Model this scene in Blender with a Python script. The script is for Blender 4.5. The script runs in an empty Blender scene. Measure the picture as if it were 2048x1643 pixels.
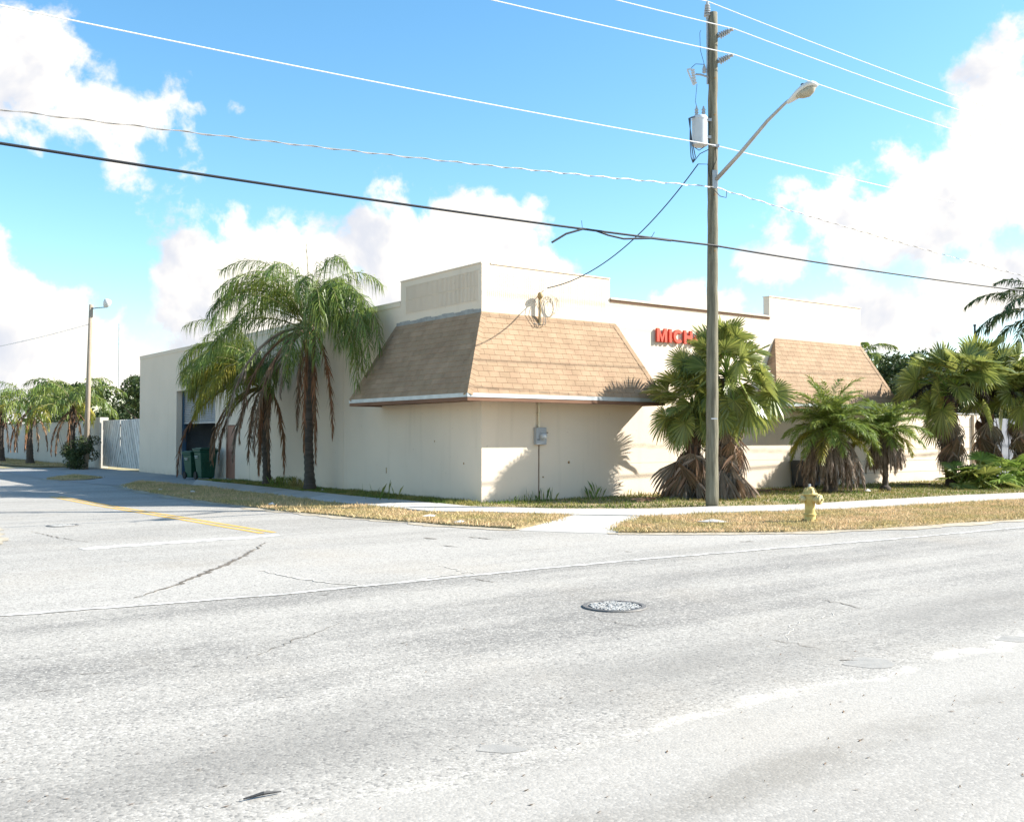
import bpy, math, random
import numpy as np
from mathutils import Vector, Matrix

random.seed(7)
RNG = np.random.default_rng(11)
SC = bpy.context.scene
COL = SC.collection
rad = math.radians

# ------------------------------------------------------------------ camera, sky, sun, exposure
# world axes: x runs along the main road front of the building, y along the side street, corner of building at origin
CAM = np.array([-13.87, -19.72, 1.65])
FPX = 1990.0
PITCH = math.atan(50.5 / FPX)
cam_d = bpy.data.cameras.new('camera')
cam_d.sensor_width = 36.0
cam_d.lens = FPX / 2048 * 36
cam_d.clip_end = 3000
cam = bpy.data.objects.new('camera', cam_d)
COL.objects.link(cam)
cam.location = CAM
cam.rotation_euler = (rad(90) + PITCH, 0, -math.atan2(0.6, 0.8))
SC.camera = cam

_H = np.array([0.6, 0.8, 0.0]); _R = np.array([0.8, -0.6, 0.0]); _Z = np.array([0, 0, 1.0])
_FW = _H * math.cos(PITCH) + _Z * math.sin(PITCH)
_UP = -_H * math.sin(PITCH) + _Z * math.cos(PITCH)

def ray(u, v):
    d = _FW * FPX + _R * (u - 1024) + _UP * (821.5 - v)
    return d / np.linalg.norm(d)
def G(u, v, z=0.0):          # surveyed photo point on the ground
    d = ray(u, v); t = (z - CAM[2]) / d[2]
    return (CAM[0] + d[0] * t, CAM[1] + d[1] * t)

SUN_FROM = np.array([1.244, -0.783, 1.0]); SUN_FROM /= np.linalg.norm(SUN_FROM)
SUN_EL = math.asin(SUN_FROM[2]); SUN_AZ = math.atan2(SUN_FROM[0], SUN_FROM[1])   # clockwise from +y
SUN_STRENGTH = 5.0
SKY_STRENGTH = 0.112
EXPOSURE = 1.3

sun_d = bpy.data.lights.new('sun', 'SUN')
sun_d.energy = SUN_STRENGTH
sun_d.angle = rad(0.53)
sun_d.color = (1.0, 0.955, 0.88)
sun = bpy.data.objects.new('sun', sun_d)
COL.objects.link(sun)
sun.rotation_euler = Vector(SUN_FROM).to_track_quat('Z', 'Y').to_euler()

vs = SC.view_settings
vs.view_transform = 'Standard'; vs.look = 'None'; vs.exposure = EXPOSURE; vs.gamma = 1.0
vs.use_curve_mapping = False
SC.cycles.max_bounces = 6
SC.cycles.diffuse_bounces = 4
SC.cycles.transparent_max_bounces = 8

def build_world():
    w = bpy.data.worlds.new('World'); SC.world = w
    w.use_nodes = True
    nt = w.node_tree; N = nt.nodes; Lk = nt.links
    N.clear()
    out = N.new('ShaderNodeOutputWorld'); bg = N.new('ShaderNodeBackground')
    sky = N.new('ShaderNodeTexSky'); sky.sky_type = 'NISHITA'; sky.sun_disc = False
    sky.sun_elevation = SUN_EL; sky.sun_rotation = SUN_AZ
    sky.air_density = 1.0; sky.dust_density = 0.6; sky.ozone_density = 1.6; sky.altitude = 0
    tc = N.new('ShaderNodeTexCoord')
    def math_(op, a, b=None, c=None, clamp=False):
        n = N.new('ShaderNodeMath'); n.operation = op; n.use_clamp = clamp
        for i, x in enumerate((a, b, c)):
            if x is None: continue
            if isinstance(x, (int, float)): n.inputs[i].default_value = x
            else: Lk.new(x, n.inputs[i])
        return n.outputs[0]
    def vmath(op, a, b=None):
        n = N.new('ShaderNodeVectorMath'); n.operation = op
        for i, x in enumerate((a, b)):
            if x is None: continue
            if isinstance(x, (tuple, list)): n.inputs[i].default_value = x
            else: Lk.new(x, n.inputs[i])
        return n.outputs['Value'] if op == 'LENGTH' else n.outputs[0]
    nrm = vmath('NORMALIZE', tc.outputs['Generated'])
    # cloud banks: centre direction, half width, vertical stretch (real directions in the sky, all round)
    blobs = []
    def pb(u, v, r, k=1.25, g=1.0):
        d = ray(u, v); blobs.append((tuple(d), r / FPX, k, g))
    pb(50, 130, 150, 1.2, .72); pb(170, 200, 160, 1.5, .42); pb(380, 210, 100, 2.0, .35)
    pb(40, 700, 190, 1.2); pb(180, 660, 110, 1.3, .8); pb(250, 740, 140, 1.6)
    pb(420, 590, 150, 1.0); pb(560, 520, 140, 1.0); pb(660, 560, 170, 1.1); pb(860, 520, 130, 1.1)
    pb(1000, 480, 130, .95); pb(760, 620, 200, 1.2); pb(1080, 560, 120, 1.1); pb(470, 700, 230, 1.4)
    pb(760, 520, 150, 1.1); pb(930, 430, 100, 1.0)
    pb(1560, 520, 120, 1.4, .8); pb(1700, 450, 140, 1.3, .85); pb(1880, 400, 190, 1.1, .95); pb(2010, 270, 150, .9, .85)
    pb(1790, 320, 80, 1.0, .7); pb(1960, 560, 150, 1.9, .9); pb(1400, 610, 130, 2.0, .75); pb(1780, 640, 120, 1.5, .9); pb(1600, 640, 130, 1.8, .8)
    pb(-250, 640, 260, 1.3); pb(-400, 200, 260, 1.3, .7); pb(2380, 380, 260, 1.2); pb(2700, 620, 300, 1.5)
    r2 = random.Random(5)
    for i in range(16):
        az = rad(75 + i * 15.5 + r2.uniform(-5, 5)); el = rad(r2.uniform(6, 30))
        # azimuth measured from the camera heading, going round behind
        d = _H * math.cos(az) * math.cos(el) + _R * math.sin(az) * math.cos(el) + _Z * math.sin(el)
        blobs.append((tuple(d), r2.uniform(.1, .2), 1.2, 1.0))
    cur = None
    for d, r, k, g in blobs:
        df = vmath('MULTIPLY', vmath('SUBTRACT', nrm, d), (1, 1, k))
        ln = vmath('LENGTH', df)
        val = math_('MULTIPLY_ADD', ln, -g / r, g)
        cur = val if cur is None else math_('SMOOTH_MAX', cur, val, 0.25)
    def fbm(vec, scale, detail, rough, dist):
        n = N.new('ShaderNodeTexNoise'); n.inputs['Scale'].default_value = scale
        n.inputs['Detail'].default_value = detail; n.inputs['Roughness'].default_value = rough
        n.inputs['Distortion'].default_value = dist
        Lk.new(vec, n.inputs['Vector'])
        return n.outputs['Fac']
    n1 = fbm(nrm, 9.0, 9, .58, .25)
    n3 = fbm(nrm, 24.0, 7, .6, .1)
    dens = math_('ADD', cur, math_('MULTIPLY', math_('SUBTRACT', n1, .5), 2.3))
    dens = math_('ADD', dens, math_('MULTIPLY', math_('SUBTRACT', n3, .5), 1.0))
    mr = N.new('ShaderNodeMapRange'); mr.interpolation_type = 'SMOOTHSTEP'
    Lk.new(dens, mr.inputs[0]); mr.inputs[1].default_value = .06; mr.inputs[2].default_value = .38
    alpha = mr.outputs[0]
    # light side / grey side of the clouds: thickness towards the sun
    off = vmath('ADD', nrm, (SUN_FROM[0] * .035, SUN_FROM[1] * .035, .05))
    n2 = fbm(off, 9.0, 5, .55, .25)
    shade_in = math_('ADD', math_('MULTIPLY', math_('SUBTRACT', n2, .46), 3.6), math_('MULTIPLY', cur, .30))
    mr2 = N.new('ShaderNodeMapRange'); mr2.interpolation_type = 'SMOOTHSTEP'
    Lk.new(shade_in, mr2.inputs[0]); mr2.inputs[1].default_value = .0; mr2.inputs[2].default_value = .82
    cc = N.new('ShaderNodeMix'); cc.data_type = 'RGBA'
    cc.inputs['A'].default_value = (.52, .49, .445, 1)
    cc.inputs['B'].default_value = (.325, .338, .372, 1)
    Lk.new(mr2.outputs[0], cc.inputs['Factor'])
    hs = N.new('ShaderNodeHueSaturation'); hs.inputs['Saturation'].default_value = 1.25
    hs.inputs['Hue'].default_value = .489
    Lk.new(sky.outputs[0], hs.inputs['Color'])
    sk = N.new('ShaderNodeMix'); sk.data_type = 'RGBA'; sk.blend_type = 'MULTIPLY'
    sk.inputs['Factor'].default_value = 1
    Lk.new(hs.outputs[0], sk.inputs['A']); sk.inputs['B'].default_value = (SKY_STRENGTH,) * 3 + (1,)
    mx = N.new('ShaderNodeMix'); mx.data_type = 'RGBA'
    Lk.new(alpha, mx.inputs['Factor']); Lk.new(sk.outputs['Result'], mx.inputs['A']); Lk.new(cc.outputs['Result'], mx.inputs['B'])
    Lk.new(mx.outputs['Result'], bg.inputs['Color']); bg.inputs['Strength'].default_value = 1.0
    Lk.new(bg.outputs[0], out.inputs[0])
build_world()

# ------------------------------------------------------------------ helpers
class MB:
    def __init__(s): s.V = []; s.F = []; s.mi = []
    def add(s, V, F, m=0):
        o = len(s.V); s.V.extend([tuple(map(float, p)) for p in V])
        for f in F: s.F.append(tuple(i + o for i in f)); s.mi.append(m)
    def box(s, x0, x1, y0, y1, z0, z1, m=0):
        V = [(x0,y0,z0),(x1,y0,z0),(x1,y1,z0),(x0,y1,z0),(x0,y0,z1),(x1,y0,z1),(x1,y1,z1),(x0,y1,z1)]
        s.add(V, [(3,2,1,0),(4,5,6,7),(0,1,5,4),(1,2,6,5),(2,3,7,6),(3,0,4,7)], m)
    def hexa(s, V, m=0):
        s.add(V, [(3,2,1,0),(4,5,6,7),(0,1,5,4),(1,2,6,5),(2,3,7,6),(3,0,4,7)], m)
    def cbox(s, c, sx, sy, sz, rz=0, m=0):
        V = []
        for z in (-.5, .5):
            for x, y in ((-.5,-.5),(.5,-.5),(.5,.5),(-.5,.5)):
                X, Y = x * sx, y * sy
                V.append((c[0] + X*math.cos(rz) - Y*math.sin(rz), c[1] + X*math.sin(rz) + Y*math.cos(rz), c[2] + z*sz))
        s.hexa(V, m)
    def prism(s, P, ex, m=0):
        n = len(P); P = [np.array(p, float) for p in P]; ex = np.array(ex, float)
        V = P + [p + ex for p in P]
        F = [tuple(range(n)), tuple(range(2*n-1, n-1, -1))] + [(i, i+n, (i+1) % n + n, (i+1) % n) for i in range(n)]
        s.add(V, F, m)
    def tube(s, pts, r, n=6, caps=True, m=0):
        pts = [np.array(p, float) for p in pts]; k = len(pts)
        if isinstance(r, (int, float)): r = [r] * k
        V = []; u = None
        for i, p in enumerate(pts):
            t = pts[min(i+1, k-1)] - pts[max(i-1, 0)]; t = t / (np.linalg.norm(t) + 1e-9)
            if u is None:
                u = np.cross(t, (0, 0, 1) if abs(t[2]) < .9 else (1, 0, 0))
            else: u = u - t * np.dot(u, t)
            u = u / (np.linalg.norm(u) + 1e-9); w = np.cross(t, u)
            for j in range(n):
                a = 2*math.pi*j/n
                V.append(p + r[i] * (math.cos(a)*u + math.sin(a)*w))
        F = [(i*n+j, i*n+(j+1) % n, (i+1)*n+(j+1) % n, (i+1)*n+j) for i in range(k-1) for j in range(n)]
        if caps: F += [tuple(range(n-1, -1, -1)), tuple(range((k-1)*n, k*n))]
        s.add(V, F, m)
    def lathe(s, prof, c=(0,0,0), n=20, axis=(0,0,1), m=0):
        ax = Vector(axis).normalized(); q = Vector((0,0,1)).rotation_difference(ax).to_matrix()
        V = []
        for r, z in prof:
            for j in range(n):
                a = 2*math.pi*j/n
                p = q @ Vector((r*math.cos(a), r*math.sin(a), z))
                V.append((p[0]+c[0], p[1]+c[1], p[2]+c[2]))
        k = len(prof)
        F = [(i*n+j, i*n+(j+1) % n, (i+1)*n+(j+1) % n, (i+1)*n+j) for i in range(k-1) for j in range(n)]
        F += [tuple(range(n-1, -1, -1)), tuple(range((k-1)*n, k*n))]
        s.add(V, F, m)

def wloc(o):
    p = np.zeros(3)
    while o is not None:
        p += np.array(o.location); o = o.parent
    return p

def tag(o, label=None, cat=None, group=None, kind=None):
    if label: o['label'] = label
    if cat: o['category'] = cat
    if group: o['group'] = group
    if kind: o['kind'] = kind
    return o

def obj(name, mb, mat, parent=None, smooth=False, loc=None):
    """vertices arrive in world coordinates and are stored relative to the thing they belong to"""
    me = bpy.data.meshes.new(name)
    base = wloc(parent) if parent is not None else np.array(loc if loc is not None else (0, 0, 0), float)
    V = np.array(mb.V, float) - base
    me.from_pydata(V.tolist(), [], mb.F)
    mats = mat if isinstance(mat, (list, tuple)) else [mat]
    for m_ in mats: me.materials.append(m_)
    if len(mats) > 1: me.polygons.foreach_set('material_index', mb.mi)
    if smooth: me.polygons.foreach_set('use_smooth', [True] * len(me.polygons))
    me.update()
    o = bpy.data.objects.new(name, me); COL.objects.link(o)
    if parent is not None: o.parent = parent
    elif loc is not None: o.location = loc
    return o

def bevel(o, w=.01, seg=2):
    b = o.modifiers.new('bevel', 'BEVEL'); b.width = w; b.segments = seg; b.limit_method = 'ANGLE'
    return o

def thing(name, label, cat, loc, group=None):
    o = bpy.data.objects.new(name, None); COL.objects.link(o); o.location = loc
    o.empty_display_size = .3
    return tag(o, label, cat, group)

def copy_tree(o, parent=None):
    c = o.copy(); COL.objects.link(c); c.parent = parent
    for ch in list(o.children): copy_tree(ch, c)
    return c

# ------------------------------------------------------------------ materials
def mat(name, c1, c2=None, scale=4.0, rough=.8, metal=0.0, bump=0.0, bscale=60.0, detail=6, island=0.0,
        stretch=(1,1,1), trans=0.0, lo=.35, hi=.65, spec=.3, objvar=0.0, c3=None):
    m = bpy.data.materials.new(name); m.use_nodes = True
    nt = m.node_tree; N = nt.nodes; L = nt.links
    p = N['Principled BSDF']; out = N['Material Output']
    p.inputs['Roughness'].default_value = rough; p.inputs['Metallic'].default_value = metal
    p.inputs['Specular IOR Level'].default_value = spec
    p.inputs['Base Color'].default_value = (*c1, 1)
    tc = N.new('ShaderNodeTexCoord'); mp = N.new('ShaderNodeMapping'); mp.inputs['Scale'].default_value = stretch
    L.new(tc.outputs['Object'], mp.inputs['Vector'])
    col = None
    if c2 is not None:
        n = N.new('ShaderNodeTexNoise'); n.inputs['Scale'].default_value = scale; n.inputs['Detail'].default_value = detail
        n.inputs['Roughness'].default_value = .6
        L.new(mp.outputs[0], n.inputs['Vector'])
        r = N.new('ShaderNodeValToRGB'); r.color_ramp.elements[0].position = lo; r.color_ramp.elements[1].position = hi
        r.color_ramp.elements[0].color = (*c1, 1); r.color_ramp.elements[1].color = (*c2, 1)
        if c3 is not None:
            e = r.color_ramp.elements.new((lo+hi)/2); e.color = (*c3, 1)
        L.new(n.outputs['Fac'], r.inputs['Fac']); col = r.outputs['Color']
    if island or objvar:
        hs = N.new('ShaderNodeHueSaturation')
        if col is not None: L.new(col, hs.inputs['Color'])
        else: hs.inputs['Color'].default_value = (*c1, 1)
        g = N.new('ShaderNodeNewGeometry'); oi = N.new('ShaderNodeObjectInfo')
        ad = N.new('ShaderNodeMath'); ad.operation = 'ADD'
        if island: L.new(g.outputs['Random Per Island'], ad.inputs[0])
        else: ad.inputs[0].default_value = 0
        if objvar: L.new(oi.outputs['Random'], ad.inputs[1])
        else: ad.inputs[1].default_value = 0
        fr = N.new('ShaderNodeMath'); fr.operation = 'FRACT'; L.new(ad.outputs[0], fr.inputs[0])
        amt = max(island, objvar)
        mr = N.new('ShaderNodeMapRange'); L.new(fr.outputs[0], mr.inputs[0])
        mr.inputs[3].default_value = 1 - amt; mr.inputs[4].default_value = 1 + amt
        L.new(mr.outputs[0], hs.inputs['Value'])
        mr3 = N.new('ShaderNodeMapRange'); L.new(fr.outputs[0], mr3.inputs[0])
        mr3.inputs[3].default_value = .5 + .035*amt; mr3.inputs[4].default_value = .5 - .035*amt
        L.new(mr3.outputs[0], hs.inputs['Hue'])
        col = hs.outputs['Color']
    if col is not None: L.new(col, p.inputs['Base Color'])
    if bump:
        nb = N.new('ShaderNodeTexNoise'); nb.inputs['Scale'].default_value = bscale; nb.inputs['Detail'].default_value = 4
        L.new(mp.outputs[0], nb.inputs['Vector'])
        b = N.new('ShaderNodeBump'); b.inputs['Strength'].default_value = 1.0; b.inputs['Distance'].default_value = bump
        L.new(nb.outputs['Fac'], b.inputs['Height']); L.new(b.outputs['Normal'], p.inputs['Normal'])
    if trans:
        t = N.new('ShaderNodeBsdfTranslucent'); t.inputs['Color'].default_value = (*[min(1, c*1.25) for c in c1], 1)
        if col is not None:
            sc_ = N.new('ShaderNodeHueSaturation'); sc_.inputs['Value'].default_value = 1.25; sc_.inputs['Hue'].default_value = .485
            L.new(col, sc_.inputs['Color']); L.new(sc_.outputs[0], t.inputs['Color'])
        ms = N.new('ShaderNodeMixShader'); ms.inputs[0].default_value = trans
        L.new(p.outputs[0], ms.inputs[1]); L.new(t.outputs[0], ms.inputs[2]); L.new(ms.outputs[0], out.inputs['Surface'])
    return m

def road_mat(name, dark, light, near=False, k=1.0):
    m = bpy.data.materials.new(name); m.use_nodes = True
    nt = m.node_tree; N = nt.nodes; L = nt.links
    p = N['Principled BSDF']; p.inputs['Roughness'].default_value = .88; p.inputs['Specular IOR Level'].default_value = .25
    tc = N.new('ShaderNodeTexCoord')
    def noise(scale, detail=5, stretch=(1,1,1), rough=.6):
        mp = N.new('ShaderNodeMapping'); mp.inputs['Scale'].default_value = stretch
        L.new(tc.outputs['Object'], mp.inputs['Vector'])
        n = N.new('ShaderNodeTexNoise'); n.inputs['Scale'].default_value = scale; n.inputs['Detail'].default_value = detail
        n.inputs['Roughness'].default_value = rough
        L.new(mp.outputs[0], n.inputs['Vector']); return n.outputs['Fac']
    def mth(op, a, b=None, c=None, clamp=False):
        n = N.new('ShaderNodeMath'); n.operation = op; n.use_clamp = clamp
        for i, x in enumerate((a, b, c)):
            if x is None: continue
            if isinstance(x, (int, float)): n.inputs[i].default_value = x
            else: L.new(x, n.inputs[i])
        return n.outputs[0]
    def mr(x, a, b, c=0, d=1):
        n = N.new('ShaderNodeMapRange'); n.interpolation_type = 'SMOOTHSTEP'
        L.new(x, n.inputs[0])
        for i, v in enumerate((a, b, c, d)): n.inputs[i+1].default_value = v
        return n.outputs[0]
    def mix(f, a, b):
        n = N.new('ShaderNodeMix'); n.data_type = 'RGBA'
        if isinstance(f, (int, float)): n.inputs['Factor'].default_value = f
        else: L.new(f, n.inputs['Factor'])
        for key, x in (('A', a), ('B', b)):
            if isinstance(x, tuple): n.inputs[key].default_value = (*x, 1)
            else: L.new(x, n.inputs[key])
        return n.outputs['Result']
    bands = noise(1.0, 4, (.05, .75, 1))          # wheel paths along the road
    blot = noise(.55, 6, (.6, 1.2, 1))
    mid = noise(6.0, 5)
    f = mth('ADD', mth('MULTIPLY', bands, .62), mth('ADD', mth('MULTIPLY', blot, .38), mth('MULTIPLY', mid, .14)))
    base = mix(mr(f, .44, .67), dark, light)
    fleck = noise(26.0, 3, (1, 1, 1), .7)
    v = N.new('ShaderNodeTexVoronoi'); v.inputs['Scale'].default_value = 62.0
    L.new(tc.outputs['Object'], v.inputs['Vector'])
    sp = N.new('ShaderNodeSeparateColor'); L.new(v.outputs['Color'], sp.inputs[0])
    base = mix(mr(sp.outputs[0], .5, 1.0, 0, .55), base, (.54, .51, .455))
    base = mix(mr(sp.outputs[1], .66, 1.0, 0, .52), base, (.07, .07, .07))
    base = mix(mr(fleck, .52, .78, 0, .30), base, (.08, .08, .08))
    # thin dark scuffs lying along the road
    scf = noise(1.0, 3, (2.2, 26, 1), .5)
    base = mix(mr(scf, .69, .78, 0, .55), base, (.06, .057, .052))
    tan = noise(.35, 4)
    base = mix(mr(tan, .5, .75, 0, .22), base, (.36, .30, .22))
    if near:                                        # second pour beyond the joint at y = -15.7, sand lying in the joint
        sx = N.new('ShaderNodeSeparateXYZ'); L.new(tc.outputs['Object'], sx.inputs[0])
        wob = noise(1.1, 6, (1, 1, 1), .65)
        yy = mth('ADD', sx.outputs['Y'], mth('MULTIPLY', mth('SUBTRACT', wob, .5), .75))
        nl = mr(yy, -15.8, -15.6, .55, 0)
        base = mix(nl, base, (.36, .34, .305))
        d = mth('ABSOLUTE', mth('ADD', yy, 15.66))
        wide = noise(.8, 3)
        sand = mth('MULTIPLY', mr(d, .01, .11, 1, 0), mr(wide, .37, .60))
        base = mix(mth('MULTIPLY', sand, mr(sp.outputs[2], .1, .7, .1, .85)), base, (.62, .58, .50))
        dk = mr(mth('ABSOLUTE', mth('ADD', yy, 14.75)), .1, 1.0, .5, 0)
        base = mix(mth('MULTIPLY', dk, mr(blot, .35, .6)), base, tuple(c*.72 for c in dark))
        st = mth('MULTIPLY', mr(mth('ABSOLUTE', mth('ADD', yy, 16.6)), .05, .3, .32, 0), mr(wide, .42, .58))
        base = mix(st, base, (.14, .125, .10))
    L.new(base, p.inputs['Base Color'])
    hb = mth('ADD', mth('MULTIPLY', v.outputs['Distance'], -1.0), fleck)
    b = N.new('ShaderNodeBump'); b.inputs['Strength'].default_value = .7; b.inputs['Distance'].default_value = .0022
    L.new(hb, b.inputs['Height']); L.new(b.outputs['Normal'], p.inputs['Normal'])
    return m

def wall_mat(name, c, dirt, stain=.5):
    m = mat(name, c, rough=.85, bump=.004, bscale=45)
    nt = m.node_tree; N = nt.nodes; L = nt.links; p = N['Principled BSDF']
    tc = N.new('ShaderNodeTexCoord')
    def noise(scale, stretch, detail=6):
        mp = N.new('ShaderNodeMapping'); mp.inputs['Scale'].default_value = stretch
        L.new(tc.outputs['Object'], mp.inputs['Vector'])
        n = N.new('ShaderNodeTexNoise'); n.inputs['Scale'].default_value = scale; n.inputs['Detail'].default_value = detail
        L.new(mp.outputs[0], n.inputs['Vector']); return n.outputs['Fac']
    def ramp(x, a, b, c=0., d=1.):
        n = N.new('ShaderNodeMapRange'); L.new(x, n.inputs[0])
        for i, v in enumerate((a, b, c, d)): n.inputs[i+1].default_value = v
        return n.outputs[0]
    def mix(f, a, b):
        n = N.new('ShaderNodeMix'); n.data_type = 'RGBA'; L.new(f, n.inputs['Factor'])
        for key, x in (('A', a), ('B', b)):
            if isinstance(x, tuple): n.inputs[key].default_value = (*x, 1)
            else: L.new(x, n.inputs[key])
        return n.outputs['Result']
    base = mix(ramp(noise(.5, (1, 1, 1)), .35, .65), c, tuple(x*.93 for x in c))
    streak = noise(1.0, (3.5, 3.5, .25))
    base = mix(ramp(streak, .58, .85, 0, .35*stain), base, dirt)
    speck = noise(9, (1, 1, 1), 3)
    base = mix(ramp(speck, .68, .75, 0, .5*stain), base, dirt)
    # splash-back dirt low on the wall
    sx = N.new('ShaderNodeSeparateXYZ'); L.new(tc.outputs['Object'], sx.inputs[0])
    low = ramp(sx.outputs['Z'], 0.0, .30, .55*stain, 0)
    mm = N.new('ShaderNodeMath'); mm.operation = 'MULTIPLY'; L.new(low, mm.inputs[0]); L.new(ramp(noise(2.5, (1, 1, 1)), .3, .65), mm.inputs[1])
    base = mix(mm.outputs[0], base, dirt)
    L.new(base, p.inputs['Base Color'])
    return m

M = {}
M['wall'] = wall_mat('cream stucco', (.735, .625, .50), (.30, .25, .18), .55)
M['white_wall'] = wall_mat('weathered white stucco', (.54, .52, .475), (.25, .23, .19), .9)
M['road'] = road_mat('bleached asphalt', (.192, .182, .165), (.345, .325, .290), near=True)
M['side'] = road_mat('pale side street asphalt', (.275, .261, .235), (.365, .345, .31))
M['apron'] = mat('grey apron concrete', (.27, .265, .25), (.34, .33, .31), 1.2, .9, bump=.004, bscale=40)
M['concrete'] = mat('sidewalk concrete', (.40, .38, .345), (.48, .46, .42), 1.6, .9, bump=.003, bscale=50, objvar=.07)
M['ground'] = mat('sandy ground', (.34, .28, .19), (.26, .24, .12), .6, .95, bump=.02, bscale=8)
M['sand'] = mat('limestone sand', (.45, .405, .325), (.33, .275, .19), 3.0, .95, bump=.01, bscale=20, lo=.3, hi=.7)
M['soil'] = mat('dry turf', (.38, .285, .16), (.235, .20, .09), 1.6, .95, bump=.02, bscale=30, c3=(.31, .24, .135), lo=.3, hi=.7)
M['grass_dry'] = mat('dry grass blades', (.55, .42, .23), (.37, .325, .13), .9, .8, island=.45, trans=.25, lo=.40, hi=.66)
M['grass_green'] = mat('green grass blades', (.30, .25, .085), (.10, .16, .03), .9, .8, island=.35, trans=.25, lo=.35, hi=.6)
M['yellow'] = mat('worn yellow paint', (.62, .36, .045), (.42, .36, .25), 7, .8, lo=.45, hi=.72, detail=9)
M['white_paint'] = mat('worn white paint', (.74, .73, .69), (.36, .345, .315), 7, .8, lo=.40, hi=.58, detail=10)
M['tar'] = mat('tar patch', (.255, .245, .225), (.32, .305, .275), 9, .85, bump=.002, bscale=60)
M['crack'] = mat('road crack', (.10, .085, .068), (.19, .165, .135), 9, .95)
M['pale_crack'] = mat('sand filled crack', (.60, .57, .50), (.40, .38, .34), 5, .95)
M['shingle'] = mat('tan asphalt shingle', (.355, .246, .155), (.28, .188, .116), 2.2, .9, bump=.003, bscale=120, island=.08, objvar=.08)
M['deck'] = mat('dark underlay', (.13, .075, .042), rough=.95)
M['fascia'] = mat('brown fascia timber', (.20, .105, .06), (.14, .07, .042), 5, .75, stretch=(.3, .3, 4))
M['drip'] = mat('galvanised drip edge', (.50, .52, .53), (.40, .42, .43), 3, .45, metal=.35)
M['flash'] = mat('grey roof cement', (.34, .34, .32), (.25, .25, .24), 5, .9)
M['soffit'] = mat('brown soffit', (.22, .13, .08), (.16, .09, .055), 3, .85)
M['roof'] = mat('roof gravel', (.36, .35, .33), rough=.95)
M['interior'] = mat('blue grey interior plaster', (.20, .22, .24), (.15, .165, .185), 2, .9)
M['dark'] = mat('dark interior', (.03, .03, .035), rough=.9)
M['black'] = mat('black plastic', (.015, .015, .017), rough=.45)
M['slat'] = mat('grey steel shutter', (.42, .42, .42), (.34, .34, .345), 4, .5, metal=.2)
M['blue_steel'] = mat('blue steel guide', (.05, .10, .16), rough=.5)
M['door'] = mat('brown door paint', (.30, .155, .105), (.25, .125, .085), 4, .6)
M['metal'] = mat('grey galvanised metal', (.45, .46, .47), (.36, .37, .38), 5, .45, metal=.5)
M['alu'] = mat('weathered aluminium', (.46, .44, .42), (.38, .36, .34), 6, .5, metal=.35)
M['lamp'] = mat('pale grey lamp housing', (.66, .67, .66), rough=.45)
M['lens'] = mat('clouded lamp lens', (.55, .53, .44), (.45, .42, .33), 9, .2, trans=.3)
M['tank'] = mat('pale grey tank paint', (.60, .62, .64), (.52, .54, .56), 4, .4)
M['porcelain'] = mat('grey porcelain', (.38, .39, .40), rough=.3)
M['pole'] = mat('weathered pole timber', (.235, .215, .16), (.115, .104, .075), 3.0, .92, bump=.008, bscale=8, stretch=(7, 7, .5), c3=(.18, .166, .118))
M['pole_far'] = mat('pale pole timber', (.40, .33, .25), (.30, .24, .17), 3.0, .92, stretch=(6, 6, .6))
M['wire'] = mat('bare aluminium wire', (.75, .75, .74), rough=.5, metal=.1)
M['cable'] = mat('black cable sheath', (.02, .022, .025), rough=.55)
M['cable_blue'] = mat('weathered service cable', (.05, .07, .10), rough=.6)
M['red'] = mat('faded red sign plastic', (.62, .085, .045), (.52, .07, .04), 8, .5)
M['gate'] = mat('weathered white boards', (.66, .63, .58), (.44, .41, .37), 1.2, .85, stretch=(2, 2, 2), objvar=.14, lo=.45, hi=.75)
M['gate_back'] = mat('gate frame timber', (.075, .07, .062), rough=.9)
M['bin'] = mat('dark green plastic', (.012, .075, .045), (.010, .06, .036), 4, .5)
M['rubber'] = mat('black rubber', (.014, .014, .014), rough=.7)
M['print'] = mat('white print', (.6, .6, .6), rough=.7)
M['card'] = mat('cardboard', (.36, .22, .13), (.30, .18, .105), 5, .9)
M['meter'] = mat('grey meter box paint', (.34, .36, .38), rough=.5)
M['glass'] = mat('meter glass', (.42, .45, .47), rough=.1, spec=.6)
M['conduit'] = mat('painted conduit', (.68, .62, .48), rough=.7)
M['weatherhead'] = mat('tan weatherhead', (.40, .30, .15), (.32, .23, .11), 9, .7)
M['hydrant'] = mat('weathered yellow hydrant paint', (.55, .44, .16), (.42, .30, .10), 9, .6, lo=.45, hi=.66, detail=8, bump=.003, bscale=40)
M['rust'] = mat('rusty iron', (.30, .15, .075), (.40, .30, .13), 9, .85)
M['cap'] = mat('pale hydrant caps', (.58, .50, .26), (.45, .34, .13), 11, .6)
M['iron'] = mat('worn cast iron', (.12, .116, .112), (.17, .162, .15), 12, .65, metal=.2)
M['iron_worn'] = mat('polished iron studs', (.55, .54, .51), (.42, .41, .38), 20, .5, metal=.1)
M['utility'] = mat('dark grey cabinet', (.075, .08, .085), (.055, .06, .065), 3, .6)
M['grey_gate'] = mat('blue grey sheet metal', (.21, .22, .25), (.17, .18, .20), 3, .6)
M['paper'] = mat('white paper litter', (.72, .71, .70), rough=.8)
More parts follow.
